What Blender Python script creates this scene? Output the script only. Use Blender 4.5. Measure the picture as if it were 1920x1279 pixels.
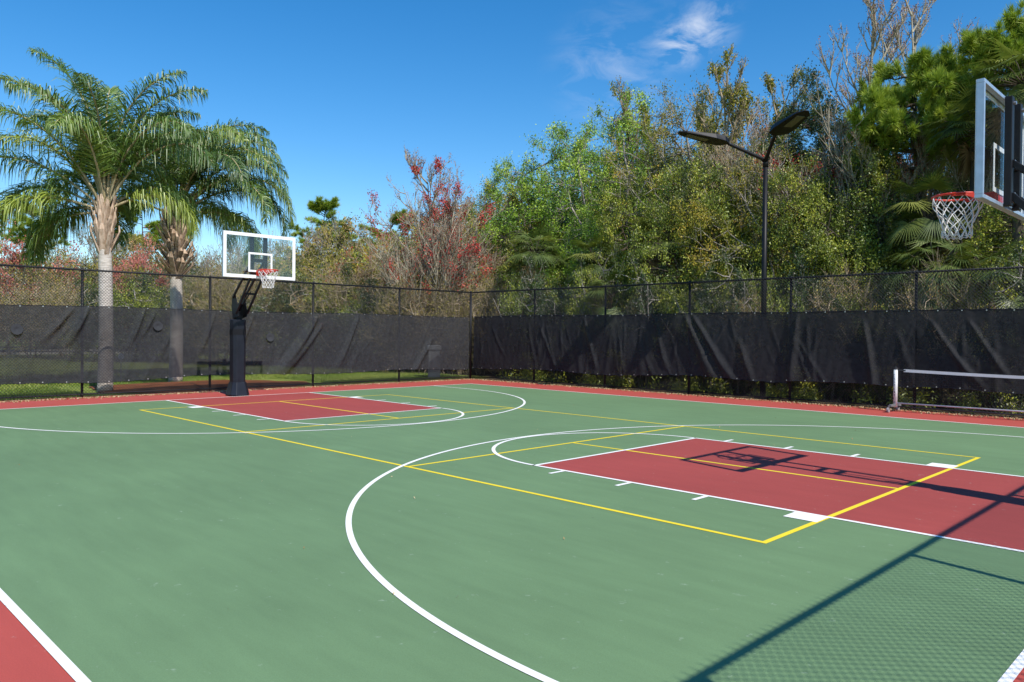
import bpy, math, random
import numpy as np
from mathutils import Vector, Matrix
for o in list(bpy.data.objects): bpy.data.objects.remove(o, do_unlink=True)
scene = bpy.context.scene
COL = scene.collection
PI = math.pi

# ------------------------------------------------------------------ camera, sky, sun, exposure
CAM = np.array([9.521, -8.688, 1.628]); YAW, PITCH, ROLL, FPX = -0.7845, -0.0106, 0.0090, 1435.0
_f = np.array([math.sin(YAW)*math.cos(PITCH), math.cos(YAW)*math.cos(PITCH), math.sin(PITCH)])
_r = np.cross(_f, [0, 0, 1]); _r /= np.linalg.norm(_r); _u = np.cross(_r, _f)
_r, _u = math.cos(ROLL)*_r + math.sin(ROLL)*_u, -math.sin(ROLL)*_r + math.cos(ROLL)*_u
cam_data = bpy.data.cameras.new("camera"); cam = bpy.data.objects.new("camera", cam_data); COL.objects.link(cam)
cam_data.sensor_width = 36; cam_data.lens = 36*FPX/1920; cam_data.clip_end = 2000; cam_data.clip_start = 0.05
M = Matrix(((_r[0], _u[0], -_f[0], CAM[0]), (_r[1], _u[1], -_f[1], CAM[1]), (_r[2], _u[2], -_f[2], CAM[2]), (0, 0, 0, 1)))
cam.matrix_world = M
scene.camera = cam

SUN = Vector((0.90, -0.195, 1.0)).normalized()
SUN_EL = math.asin(SUN.z); SUN_AZ = math.atan2(SUN.x, SUN.y)
ld = bpy.data.lights.new("sun", 'SUN'); ld.energy = 4.1; ld.angle = math.radians(0.45); ld.color = (1, .95, .87)
lo = bpy.data.objects.new("sun", ld); COL.objects.link(lo)
lo.rotation_euler = SUN.to_track_quat('Z', 'Y').to_euler()

world = bpy.data.worlds.new("World"); scene.world = world; world.use_nodes = True
wt = world.node_tree; wt.nodes.clear()
def W(t, **kw):
    n = wt.nodes.new(t)
    for k, v in kw.items(): setattr(n, k, v)
    return n
sky = W('ShaderNodeTexSky', sky_type='NISHITA', sun_disc=False, sun_elevation=SUN_EL, sun_rotation=SUN_AZ, air_density=1.0, dust_density=0.15, ozone_density=2.8, altitude=0)
tc = W('ShaderNodeTexCoord')
# thin cirrus: soft noise on the sky directions, kept to one patch of the northern sky
nmap = W('ShaderNodeMapping'); nmap.inputs['Scale'].default_value = (2.2, 1.3, 4.6); nmap.inputs['Rotation'].default_value = (0.25, 0.35, 0.2)
wt.links.new(tc.outputs['Generated'], nmap.inputs['Vector'])
ns = W('ShaderNodeTexNoise'); ns.inputs['Scale'].default_value = 8.5; ns.inputs['Detail'].default_value = 9; ns.inputs['Roughness'].default_value = .62; ns.inputs['Distortion'].default_value = .6
wt.links.new(nmap.outputs[0], ns.inputs['Vector'])
def patch(px, py, r0, r1, sx=1.0):
    d = _f + _r*(px-960)/FPX + _u*(639.5-py)/FPX; d /= np.linalg.norm(d)
    dt = W('ShaderNodeVectorMath', operation='DISTANCE'); wt.links.new(tc.outputs['Generated'], dt.inputs[0]); dt.inputs[1].default_value = tuple(d)
    mr = W('ShaderNodeMapRange', interpolation_type='SMOOTHSTEP'); mr.inputs['From Min'].default_value = r1; mr.inputs['From Max'].default_value = r0
    wt.links.new(dt.outputs['Value'], mr.inputs['Value']); return mr.outputs[0]
p1 = patch(1275, 82, .0, .040); p2 = patch(1330, 52, .0, .045); p3 = patch(1150, 132, .0, .10); p4 = patch(1310, 14, .0, .07)
def wmath(op, a, b, clamp=False):
    n = W('ShaderNodeMath', operation=op); n.use_clamp = clamp
    for i, v in enumerate((a, b)):
        if isinstance(v, (int, float)): n.inputs[i].default_value = v
        else: wt.links.new(v, n.inputs[i])
    return n.outputs[0]
core = wmath('ADD', wmath('MULTIPLY', p1, .85), wmath('ADD', wmath('MULTIPLY', p2, .55), wmath('MULTIPLY', p4, .12)))
core = wmath('ADD', core, wmath('MULTIPLY', p3, .30))
rmp = W('ShaderNodeMapRange'); rmp.inputs['From Min'].default_value = .44; rmp.inputs['From Max'].default_value = .72
wt.links.new(ns.outputs['Fac'], rmp.inputs['Value'])
cl = wmath('MULTIPLY', core, rmp.outputs[0], True)
hs = W('ShaderNodeHueSaturation'); hs.inputs['Value'].default_value = 1.06; hs.inputs['Saturation'].default_value = 1.39
wt.links.new(sky.outputs[0], hs.inputs['Color'])
mx = W('ShaderNodeMixRGB'); mx.inputs[2].default_value = (5.2, 5.6, 6.4, 1)
wt.links.new(cl, mx.inputs[0]); wt.links.new(hs.outputs[0], mx.inputs[1])
bg = W('ShaderNodeBackground'); bg.inputs['Strength'].default_value = .12
wt.links.new(mx.outputs[0], bg.inputs[0])
wo = W('ShaderNodeOutputWorld'); wt.links.new(bg.outputs[0], wo.inputs[0])
scene.view_settings.view_transform = 'Standard'; scene.view_settings.look = 'None'
scene.view_settings.exposure = 0.40; scene.view_settings.gamma = 1; scene.view_settings.use_curve_mapping = False
scene.cycles.max_bounces = 6; scene.cycles.diffuse_bounces = 2; scene.cycles.transparent_max_bounces = 24; scene.cycles.glossy_bounces = 2; scene.cycles.transmission_bounces = 3

def at(px, D, z=0.0):
    """the ground point seen under picture column px at depth D metres"""
    d = _f + _r*(px-960)/FPX; d = d/ (d @ _f)
    p = CAM + d*D
    return float(p[0]), float(p[1])
def wy(px, Y):
    """ground point under picture column px on the line y = Y"""
    d = _f + _r*(px-960)/FPX; t = (Y-CAM[1])/d[1]; return float(CAM[0]+d[0]*t), Y
def dep(x, y): return float((np.array([x, y, 0])-CAM*[1, 1, 0]) @ (_f*[1, 1, 0]))
def ztop(py, D): return CAM[2] + (625-py)/FPX*D

# ------------------------------------------------------------------ tags
def tag(o, label=None, cat=None, group=None, kind=None):
    if label: o['label'] = label
    if cat: o['category'] = cat
    if group: o['group'] = group
    if kind: o['kind'] = kind
    return o
def empty(name, loc=(0, 0, 0), rz=0):
    o = bpy.data.objects.new(name, None); o.empty_display_size = .2; COL.objects.link(o); o.location = loc; o.rotation_euler = (0, 0, rz); return o
def copy_tree(o, parent=None):
    c = o.copy(); COL.objects.link(c); c.parent = parent
    for ch in [x for x in o.children]: copy_tree(ch, c)
    return c
def obj(name, me, parent=None):
    o = bpy.data.objects.new(name, me); COL.objects.link(o)
    if parent: o.parent = parent
    return o

# ------------------------------------------------------------------ materials
def newmat(name):
    m = bpy.data.materials.new(name); m.use_nodes = True; m.node_tree.nodes.clear(); return m
class NT:
    def __init__(s, m): s.t = m.node_tree
    def n(s, typ, ins=None, **kw):
        x = s.t.nodes.new(typ)
        for k, v in kw.items(): setattr(x, k, v)
        for k, v in (ins or {}).items():
            if hasattr(v, 'is_linked') or hasattr(v, 'links'): s.t.links.new(v, x.inputs[k])
            else: x.inputs[k].default_value = v
        return x
    def ramp(s, fac, stops):
        x = s.n('ShaderNodeValToRGB', {'Fac': fac}); e = x.color_ramp.elements
        while len(e) < len(stops): e.new(.5)
        for i, (p, c) in enumerate(stops): e[i].position = p; e[i].color = (*c, 1)
        return x.outputs[0]
def solid(name, col, rough=.6, metal=0, var=.12, scale=6, bump=0, bscale=60, spec=.5):
    m = newmat(name); N = NT(m)
    co = N.n('ShaderNodeTexCoord').outputs['Object']
    no = N.n('ShaderNodeTexNoise', {'Vector': co, 'Scale': scale, 'Detail': 5})
    c = N.ramp(no.outputs['Fac'], [(.3, tuple(x*(1-var) for x in col)), (.7, tuple(min(1, x*(1+var)) for x in col))])
    b = N.n('ShaderNodeBsdfPrincipled', {'Base Color': c, 'Roughness': rough, 'Metallic': metal, 'Specular IOR Level': spec})
    if bump:
        nb = N.n('ShaderNodeTexNoise', {'Vector': co, 'Scale': bscale, 'Detail': 4})
        bm_ = N.n('ShaderNodeBump', {'Height': nb.outputs['Fac'], 'Strength': bump, 'Distance': .01}); N.t.links.new(bm_.outputs[0], b.inputs['Normal'])
    N.t.links.new(b.outputs[0], N.n('ShaderNodeOutputMaterial').inputs[0]); return m
def court(name, col, streak=.10):
    m = newmat(name); N = NT(m)
    co = N.n('ShaderNodeTexCoord').outputs['Object']
    big = N.n('ShaderNodeTexNoise', {'Vector': co, 'Scale': .35, 'Detail': 4, 'Roughness': .6})
    mp = N.n('ShaderNodeMapping', {'Vector': co, 'Scale': (.9, 5.5, 1), 'Rotation': (0, 0, .8)})
    st = N.n('ShaderNodeTexNoise', {'Vector': mp.outputs[0], 'Scale': 1.1, 'Detail': 7, 'Roughness': .62})
    fine = N.n('ShaderNodeTexNoise', {'Vector': co, 'Scale': 140, 'Detail': 2})
    sp = N.n('ShaderNodeTexNoise', {'Vector': co, 'Scale': 9, 'Detail': 3, 'Roughness': .7})
    s1 = N.n('ShaderNodeMapRange', {'Value': big.outputs['Fac'], 'From Min': .3, 'From Max': .7, 'To Min': 1-streak*.7, 'To Max': 1+streak*.7}).outputs[0]
    s2 = N.n('ShaderNodeMapRange', {'Value': st.outputs['Fac'], 'From Min': .3, 'From Max': .7, 'To Min': 1-streak*.55, 'To Max': 1+streak*.55}).outputs[0]
    s3 = N.n('ShaderNodeMapRange', {'Value': fine.outputs['Fac'], 'From Min': .3, 'From Max': .7, 'To Min': .92, 'To Max': 1.08}).outputs[0]
    a = N.n('ShaderNodeMath', {0: s1, 1: s2}, operation='MULTIPLY').outputs[0]
    a = N.n('ShaderNodeMath', {0: a, 1: s3}, operation='MULTIPLY').outputs[0]
    c = N.n('ShaderNodeVectorMath', {0: tuple(col), 'Scale': a}, operation='SCALE').outputs[0]
    # pale scuffs and dark specks
    sc = N.n('ShaderNodeMapRange', {'Value': sp.outputs['Fac'], 'From Min': .66, 'From Max': .74, 'To Min': 0, 'To Max': .26}).outputs[0]
    c2 = N.n('ShaderNodeMixRGB', {0: sc, 1: c, 2: (.55, .62, .52, 1)}).outputs[0]
    vo = N.n('ShaderNodeTexVoronoi', {'Vector': co, 'Scale': 1.7})
    dk = N.n('ShaderNodeMapRange', {'Value': vo.outputs['Distance'], 'From Min': .016, 'From Max': .024, 'To Min': .55, 'To Max': 0}).outputs[0]
    c3 = N.n('ShaderNodeMixRGB', {0: dk, 1: c2, 2: (.05, .06, .045, 1)}).outputs[0]
    b = N.n('ShaderNodeBsdfPrincipled', {'Base Color': c3, 'Roughness': .72, 'Specular IOR Level': .35})
    bu = N.n('ShaderNodeBump', {'Height': fine.outputs['Fac'], 'Strength': .25, 'Distance': .002}); N.t.links.new(bu.outputs[0], b.inputs['Normal'])
    N.t.links.new(b.outputs[0], N.n('ShaderNodeOutputMaterial').inputs[0]); return m
def leafmat(name, stops, trans=.22, gloss=.12):
    m = newmat(name); N = NT(m)
    at_ = N.n('ShaderNodeAttribute', attribute_name='tint').outputs['Fac']
    c = N.ramp(at_, stops)
    d = N.n('ShaderNodeBsdfDiffuse', {'Color': c})
    tcol = N.n('ShaderNodeMixRGB', {0: .35, 1: c, 2: (.32, .42, .03, 1)}).outputs[0] if trans > .2 else c
    t = N.n('ShaderNodeBsdfTranslucent', {'Color': tcol})
    g = N.n('ShaderNodeBsdfGlossy', {'Color': (.8, .8, .75, 1), 'Roughness': .5})
    m1 = N.n('ShaderNodeMixShader', {0: trans, 1: d.outputs[0], 2: t.outputs[0]})
    m2 = N.n('ShaderNodeMixShader', {0: gloss*.32, 1: m1.outputs[0], 2: g.outputs[0]})
    N.t.links.new(m2.outputs[0], N.n('ShaderNodeOutputMaterial').inputs[0]); return m
def barkmat(name, c1, c2, scale=9, ring=0):
    m = newmat(name); N = NT(m)
    co = N.n('ShaderNodeTexCoord').outputs['Object']
    mp = N.n('ShaderNodeMapping', {'Vector': co, 'Scale': (1, 1, .25) if not ring else (.5, .5, ring)})
    no = N.n('ShaderNodeTexNoise', {'Vector': mp.outputs[0], 'Scale': scale, 'Detail': 6, 'Roughness': .65})
    c = N.ramp(no.outputs['Fac'], [(.32, c1), (.66, c2)])
    b = N.n('ShaderNodeBsdfPrincipled', {'Base Color': c, 'Roughness': .9, 'Specular IOR Level': .2})
    bu = N.n('ShaderNodeBump', {'Height': no.outputs['Fac'], 'Strength': .6, 'Distance': .03}); N.t.links.new(bu.outputs[0], b.inputs['Normal'])
    N.t.links.new(b.outputs[0], N.n('ShaderNodeOutputMaterial').inputs[0]); return m

MT = {}
MT['green'] = court('court_green', (.137, .229, .107), .13)
MT['red'] = court('court_red_border', (.425, .074, .056), .10)
MT['key'] = court('court_red_key', (.335, .060, .050), .10)
def linemat(name, col):
    m = newmat(name); N = NT(m); co = N.n('ShaderNodeTexCoord').outputs['Object']
    a = N.n('ShaderNodeTexNoise', {'Vector': co, 'Scale': 55, 'Detail': 5, 'Roughness': .75}).outputs['Fac']
    b = N.n('ShaderNodeTexNoise', {'Vector': co, 'Scale': 1.1, 'Detail': 3}).outputs['Fac']
    t = N.n('ShaderNodeMath', {0: a, 1: N.n('ShaderNodeMath', {0: b, 1: .45}, operation='MULTIPLY').outputs[0]}, operation='ADD').outputs[0]
    f = N.n('ShaderNodeMapRange', {'Value': t, 'From Min': .87, 'From Max': .98, 'To Min': 0, 'To Max': .6}).outputs[0]
    c = N.ramp(b, [(.3, tuple(x*.93 for x in col)), (.7, col)])
    d = N.n('ShaderNodeBsdfPrincipled', {'Base Color': c, 'Roughness': .75, 'Specular IOR Level': .3})
    mm = N.n('ShaderNodeMixShader', {0: f, 1: d.outputs[0], 2: N.n('ShaderNodeBsdfTransparent').outputs[0]})
    N.t.links.new(mm.outputs[0], N.n('ShaderNodeOutputMaterial').inputs[0]); return m
MT['white'] = linemat('line_white', (.88, .87, .83))
MT['yellow'] = linemat('line_yellow', (.86, .67, .035))
MT['black'] = solid('black_coated_steel', (.008, .008, .010), .5, var=.2, scale=20, spec=.28)
MT['mesh'] = solid('black_vinyl_wire', (.02, .021, .024), .5, var=.1)
MT['pad'] = solid('black_vinyl_pad', (.009, .011, .018), .45, var=.2, scale=5, bump=.35, bscale=9, spec=.35)
MT['alu'] = solid('brushed_aluminium', (.42, .50, .60), .42, metal=.55, var=.1, scale=12)
MT['bolt'] = solid('bolt_steel', (.5, .5, .52), .35, metal=.8)
MT['frost'] = solid('backboard_white', (.82, .82, .82), .5, var=.03)
MT['rim'] = solid('rim_orange_red', (.62, .035, .012), .38, var=.08)
MT['cord'] = solid('net_cord', (.72, .70, .68), .9, var=.12, scale=40)
MT['tape'] = solid('net_tape', (.62, .63, .66), .7, var=.05)
MT['sleeve'] = solid('white_sleeve', (.66, .66, .66), .5, var=.12, scale=14)
MT['dark'] = solid('dark_print', (.03, .03, .035), .6)
MT['grey'] = solid('grey_steel', (.20, .205, .215), .5, metal=.3)
MT['wheel'] = solid('grey_rubber', (.30, .29, .30), .6)
MT['box'] = solid('utility_box_grey', (.27, .29, .30), .55, var=.1)
MT['asphalt'] = solid('asphalt', (.10, .10, .105), .9, var=.15, scale=2)
MT['kerb'] = solid('kerb_concrete', (.42, .40, .36), .9, var=.12, scale=2)
MT['grommet'] = solid('grommet', (.5, .5, .48), .35, metal=.6)
def glassmat():
    m = newmat('backboard_glass'); N = NT(m)
    t = N.n('ShaderNodeBsdfTransparent', {'Color': (.975, .985, .985, 1)}); g = N.n('ShaderNodeBsdfGlossy', {'Color': (1, 1, 1, 1), 'Roughness': .02})
    fc = N.n('ShaderNodeLayerWeight', {'Blend': .5}).outputs['Facing']
    fp = N.n('ShaderNodeMath', {0: fc, 1: 5.0}, operation='POWER').outputs[0]
    fr = N.n('ShaderNodeMath', {0: fp, 1: .5, 2: .035}, operation='MULTIPLY_ADD').outputs[0]
    mm = N.n('ShaderNodeMixShader', {0: fr, 1: t.outputs[0], 2: g.outputs[0]})
    N.t.links.new(mm.outputs[0], N.n('ShaderNodeOutputMaterial').inputs[0]); return m
MT['glass'] = glassmat()
def screenmat(name, col, tr, trv):
    m = newmat(name); N = NT(m)
    co = N.n('ShaderNodeTexCoord').outputs['Object']
    no = N.n('ShaderNodeTexNoise', {'Vector': co, 'Scale': 1.6, 'Detail': 5, 'Roughness': .65})
    nf = N.n('ShaderNodeTexNoise', {'Vector': co, 'Scale': 14, 'Detail': 4})
    tf = N.n('ShaderNodeMapRange', {'Value': no.outputs['Fac'], 'From Min': .40, 'From Max': .68, 'To Min': tr, 'To Max': tr+trv}).outputs[0]
    c = N.ramp(nf.outputs['Fac'], [(.3, tuple(x*.8 for x in col)), (.7, tuple(x*1.2 for x in col))])
    d = N.n('ShaderNodeBsdfPrincipled', {'Base Color': c, 'Roughness': .75, 'Specular IOR Level': .12})
    wr = N.n('ShaderNodeTexNoise', {'Vector': co, 'Scale': 5, 'Detail': 6, 'Roughness': .55, 'Distortion': .8})
    bu = N.n('ShaderNodeBump', {'Height': wr.outputs['Fac'], 'Strength': .35, 'Distance': .03}); N.t.links.new(bu.outputs[0], d.inputs['Normal'])
    t = N.n('ShaderNodeBsdfTransparent')
    mm = N.n('ShaderNodeMixShader', {0: tf, 1: d.outputs[0], 2: t.outputs[0]})
    N.t.links.new(mm.outputs[0], N.n('ShaderNodeOutputMaterial').inputs[0]); return m
MT['screenL'] = screenmat('windscreen_fabric', (.033, .034, .038), .13, .10)
MT['screenR'] = screenmat('windscreen_fabric_dark', (.027, .027, .030), .04, .14)
def groundmat(name, stops, s1=.5, s2=30, rough=.95):
    m = newmat(name); N = NT(m)
    co = N.n('ShaderNodeTexCoord').outputs['Object']
    a = N.n('ShaderNodeTexNoise', {'Vector': co, 'Scale': s1, 'Detail': 5}).outputs['Fac']
    b_ = N.n('ShaderNodeTexNoise', {'Vector': co, 'Scale': s2, 'Detail': 5, 'Roughness': .7}).outputs['Fac']
    f = N.n('ShaderNodeMath', {0: N.n('ShaderNodeMath', {0: a, 1: .4}, operation='MULTIPLY').outputs[0], 1: N.n('ShaderNodeMath', {0: b_, 1: .6}, operation='MULTIPLY').outputs[0]}, operation='ADD').outputs[0]
    c = N.ramp(f, stops)
    b = N.n('ShaderNodeBsdfPrincipled', {'Base Color': c, 'Roughness': rough, 'Specular IOR Level': .1})
    bu = N.n('ShaderNodeBump', {'Height': b_, 'Strength': .8, 'Distance': .04}); N.t.links.new(bu.outputs[0], b.inputs['Normal'])
    N.t.links.new(b.outputs[0], N.n('ShaderNodeOutputMaterial').inputs[0]); return m
MT['lawn'] = groundmat('lawn', [(.30, (.10, .075, .03)), (.38, (.10, .16, .025)), (.5, (.23, .29, .05)), (.65, (.40, .40, .11))])
MT['litter'] = groundmat('forest_floor', [(.35, (.03, .025, .015)), (.5, (.09, .07, .04)), (.65, (.2, .16, .09))], .8, 12)
MT['mulch'] = groundmat('mulch', [(.35, (.07, .025, .012)), (.5, (.22, .075, .03)), (.65, (.36, .14, .06))], 2, 45)
MT['blade'] = leafmat('grass_blades', [(0, (.09, .16, .02)), (.5, (.20, .28, .035)), (1, (.40, .42, .10))], .25)
MT['dryleaf'] = leafmat('dry_leaves', [(0, (.30, .17, .07)), (.5, (.42, .30, .15)), (1, (.55, .45, .28))], .1, .05)
# foliage
MT['lf_light'] = leafmat('young_green_leaves', [(0, (.06, .15, .02)), (.5, (.25, .42, .04)), (1, (.48, .62, .07))])
MT['lf_olive'] = leafmat('olive_leaves', [(0, (.045, .06, .010)), (.4, (.19, .20, .024)), (.75, (.42, .37, .040)), (1, (.50, .31, .045))])
MT['lf_dense'] = leafmat('glossy_green_leaves', [(0, (.03, .055, .010)), (.45, (.17, .23, .020)), (1, (.50, .50, .040))], .22, .2)
MT['lf_dark'] = leafmat('dark_green_leaves', [(0, (.012, .03, .010)), (.6, (.04, .08, .022)), (1, (.10, .15, .04))], .25, .2)
MT['lf_pink'] = leafmat('pink_maple_seeds', [(0, (.30, .09, .07)), (.5, (.52, .16, .13)), (1, (.66, .30, .20))], .15, .05)
MT['lf_red'] = leafmat('red_maple_buds', [(0, (.28, .035, .035)), (.5, (.50, .055, .05)), (1, (.65, .16, .11))], .15, .05)
MT['lf_purple'] = leafmat('dull_red_buds', [(0, (.17, .10, .06)), (.5, (.30, .15, .09)), (1, (.44, .17, .12))], .15, .05)
MT['lf_rust'] = leafmat('rusty_leaves', [(0, (.10, .055, .03)), (.5, (.19, .10, .05)), (1, (.27, .17, .07))], .15, .05)
MT['lf_brush'] = leafmat('dry_brush_leaves', [(0, (.09, .10, .02)), (.4, (.22, .21, .035)), (.75, (.38, .31, .07)), (1, (.46, .28, .12))], .15, .05)
MT['lf_pine'] = leafmat('pine_needles', [(0, (.10, .17, .02)), (.5, (.26, .36, .035)), (1, (.42, .48, .06))], .22, .1)
MT['lf_palm'] = leafmat('palm_leaflets', [(0, (.035, .095, .018)), (.5, (.12, .215, .030)), (1, (.33, .40, .05))], .25, .28)
MT['lf_fan'] = leafmat('fan_palm_leaves', [(0, (.04, .075, .018)), (.5, (.11, .155, .028)), (1, (.30, .31, .06))], .25, .25)
MT['lf_dead'] = leafmat('dead_palm_leaves', [(0, (.14, .085, .04)), (.5, (.26, .17, .08)), (1, (.38, .27, .13))], .2, .05)
MT['bk_grey'] = barkmat('grey_bark', (.16, .14, .12), (.40, .36, .31))
MT['bk_pale'] = barkmat('pale_bark', (.24, .205, .15), (.48, .43, .33))
MT['bk_dark'] = barkmat('dark_bark', (.035, .028, .022), (.12, .095, .07))
MT['bk_tan'] = barkmat('tan_twigs', (.22, .17, .11), (.48, .39, .27))
MT['bk_palm'] = barkmat('palm_trunk', (.33, .285, .24), (.72, .65, .58), 9, ring=4.5)
MT['bk_boot'] = barkmat('palm_boots', (.26, .165, .10), (.66, .50, .38), 12)
MT['petiole'] = barkmat('palm_petiole', (.24, .20, .09), (.52, .42, .27), 8)

# ------------------------------------------------------------------ mesh helpers
class MB:
    """collects boxes, bars, tubes and discs; build() links them as ONE mesh object"""
    def __init__(s): s.v = []; s.f = []; s.mi = []; s.k = 0
    def add(s, v, f):
        n = len(s.v); s.v += [tuple(x) for x in v]; s.f += [tuple(i+n for i in q) for q in f]; s.mi += [s.k]*len(f)
    def mat(s, k): s.k = k; return s
    def box(s, x0, x1, y0, y1, z0, z1):
        s.add([(x0, y0, z0), (x1, y0, z0), (x1, y1, z0), (x0, y1, z0), (x0, y0, z1), (x1, y0, z1), (x1, y1, z1), (x0, y1, z1)],
              [(0, 3, 2, 1), (4, 5, 6, 7), (0, 1, 5, 4), (1, 2, 6, 5), (2, 3, 7, 6), (3, 0, 4, 7)]); return s
    def bar(s, a, b, w, h, up=(0, 0, 1)):
        a = Vector(a); b = Vector(b); d = (b-a).normalized(); up = Vector(up)
        if abs(d.dot(up)) > .98: up = Vector((1, 0, 0))
        sx = d.cross(up).normalized()*w/2; sz = sx.cross(d).normalized()*h/2
        s.add([a-sx-sz, a+sx-sz, a+sx+sz, a-sx+sz, b-sx-sz, b+sx-sz, b+sx+sz, b-sx+sz],
              [(0, 3, 2, 1), (4, 5, 6, 7), (0, 1, 5, 4), (1, 2, 6, 5), (2, 3, 7, 6), (3, 0, 4, 7)]); return s
    def tube(s, pts, r, n=8, cap=True, closed=False):
        pts = [Vector(p) for p in pts]; L = len(pts); rr = r if isinstance(r, (list, tuple)) else [r]*L
        prev = None; base = len(s.v); V = []
        for i, p in enumerate(pts):
            if closed: d = (pts[(i+1) % L]-pts[i-1]).normalized()
            else: d = (pts[min(i+1, L-1)]-pts[max(i-1, 0)]).normalized()
            if prev is None:
                up = Vector((0, 0, 1)) if abs(d.z) < .9 else Vector((1, 0, 0)); sx = d.cross(up).normalized()
            else: sx = (prev-d*prev.dot(d)).normalized()
            prev = sx; sy = d.cross(sx)
            V += [p+(sx*math.cos(2*PI*k/n)+sy*math.sin(2*PI*k/n))*rr[i] for k in range(n)]
        F = []
        for i in range(L if closed else L-1):
            a = i*n; b = ((i+1) % L)*n
            F += [(a+k, a+(k+1) % n, b+(k+1) % n, b+k) for k in range(n)]
        if cap and not closed: F += [tuple(range(n-1, -1, -1)), tuple((L-1)*n+k for k in range(n))]
        s.add(V, F); return s
    def disc(s, c, ax, r, t, n=16):
        c = Vector(c); ax = Vector(ax).normalized(); return s.tube([c-ax*t/2, c+ax*t/2], r, n)
    def prism(s, poly, z0, z1):
        n = len(poly); s.add([(x, y, z0) for x, y in poly]+[(x, y, z1) for x, y in poly],
              [tuple(range(n-1, -1, -1)), tuple(range(n, 2*n))]+[(i, (i+1) % n, n+(i+1) % n, n+i) for i in range(n)]); return s
    def build(s, name, mats, parent=None, smooth=False, bevel=0):
        me = bpy.data.meshes.new(name); me.from_pydata(s.v, [], s.f)
        for m in (mats if isinstance(mats, (list, tuple)) else [mats]): me.materials.append(m)
        me.polygons.foreach_set('material_index', s.mi)
        if smooth: me.polygons.foreach_set('use_smooth', [True]*len(s.f))
        me.update(); o = obj(name, me, parent)
        if bevel:
            b = o.modifiers.new('bevel', 'BEVEL'); b.width = bevel; b.segments = 2; b.limit_method = 'ANGLE'
        return o
def npmesh(name, V, F, mats, tint=None, mi=None, smooth=False):
    """mesh from numpy: V (n,3), F (m,k) faces of k corners"""
    me = bpy.data.meshes.new(name); V = np.asarray(V, np.float32); F = np.asarray(F, np.int32)
    k = F.shape[1]; me.vertices.add(len(V)); me.vertices.foreach_set('co', V.ravel())
    me.loops.add(F.size); me.loops.foreach_set('vertex_index', F.ravel())
    me.polygons.add(len(F)); me.polygons.foreach_set('loop_start', np.arange(0, F.size, k, dtype=np.int32))
    try: me.polygons.foreach_set('loop_total', np.full(len(F), k, np.int32))
    except Exception: pass
    for m in mats: me.materials.append(m)
    if mi is not None: me.polygons.foreach_set('material_index', np.asarray(mi, np.int32))
    if smooth: me.polygons.foreach_set('use_smooth', np.ones(len(F), bool))
    me.update(calc_edges=True)
    if tint is not None:
        a = me.attributes.new('tint', 'FLOAT', 'POINT'); a.data.foreach_set('value', np.asarray(tint, np.float32))
    return me
def norm(a): return a/np.maximum(np.linalg.norm(a, axis=-1, keepdims=True), 1e-9)
def segmesh(A, B, ra, rb, n=4):
    """frusta between A and B (N,3): verts, quads"""
    A = np.asarray(A, float); B = np.asarray(B, float); ra = np.asarray(ra, float)[:, None]; rb = np.asarray(rb, float)[:, None]
    d = norm(B-A); up = np.where(np.abs(d[:, 2:3]) > .9, np.array([[1., 0, 0]]), np.array([[0., 0, 1]]))
    sx = norm(np.cross(d, up)); sy = np.cross(d, sx); N = len(A)
    V = np.zeros((N, 2*n, 3))
    for k in range(n):
        o = sx*math.cos(2*PI*k/n)+sy*math.sin(2*PI*k/n)
        V[:, k] = A+o*ra; V[:, n+k] = B+o*rb
    q = np.array([[k, (k+1) % n, n+(k+1) % n, n+k] for k in range(n)])
    F = (np.arange(N)[:, None, None]*2*n+q[None]).reshape(-1, 4)
    return V.reshape(-1, 3), F
def leafquads(rng, P, size, tint, upbias=.6, aspect=.5, D=None):
    n = len(P); d = rng.normal(size=(n, 3)) if D is None else D+rng.normal(size=(n, 3))*.35
    d = norm(d); nn = rng.normal(size=(n, 3)); nn[:, 2] += upbias; s = norm(np.cross(d, nn))
    size = np.asarray(size)[:, None]; V = np.zeros((n, 4, 3))
    V[:, 0] = P-d*size*.5; V[:, 1] = P+s*size*aspect*.5; V[:, 2] = P+d*size*.5; V[:, 3] = P-s*size*aspect*.5
    F = np.arange(4*n).reshape(n, 4); return V.reshape(-1, 3), F, np.repeat(tint, 4)

# ------------------------------------------------------------------ ground
def sheet(name, x0, x1, y0, y1, z, mat, **kw):
    me = bpy.data.meshes.new(name); me.from_pydata([(x0, y0, z), (x1, y0, z), (x1, y1, z), (x0, y1, z)], [], [(0, 1, 2, 3)]); me.materials.append(mat)
    o = obj(name, me); o['kind'] = 'structure'; return o
sheet('lawn_ground', -700, 700, -700, 700, -.05, MT['lawn'])
sheet('forest_floor', -34, 60, 9.62, 75, -.03, MT['litter'])
FX, FY, FR = -10.6, 9.42, 10.31
slab = MB(); slab.box(FX-.12, FR+.12, -9.6, FY+.1, -.12, 0); s_ = slab.build('court_slab', MT['red']); s_['kind'] = 'structure'
sheet('court_playing_surface', -8.55, 8.64, -7.57, 7.57, .0015, MT['green'])
BLS = {-1: 8.55, 1: 8.64}; KW = 1.84; FT = 3.10; HOOPX = 7.25
keyo = MB()
for sgn in (-1, 1):
    a, b = sorted((sgn*FT, sgn*BLS[sgn])); keyo.add([(a, -KW, .003), (b, -KW, .003), (b, KW, .003), (a, KW, .003)], [(0, 1, 2, 3)])
k_ = keyo.build('key_surface', MT['key']); k_['kind'] = 'structure'
LW = .0508
def flat_rect(mb, x0, x1, y0, y1, z): mb.add([(x0, y0, z), (x1, y0, z), (x1, y1, z), (x0, y1, z)], [(0, 1, 2, 3)])
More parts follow.
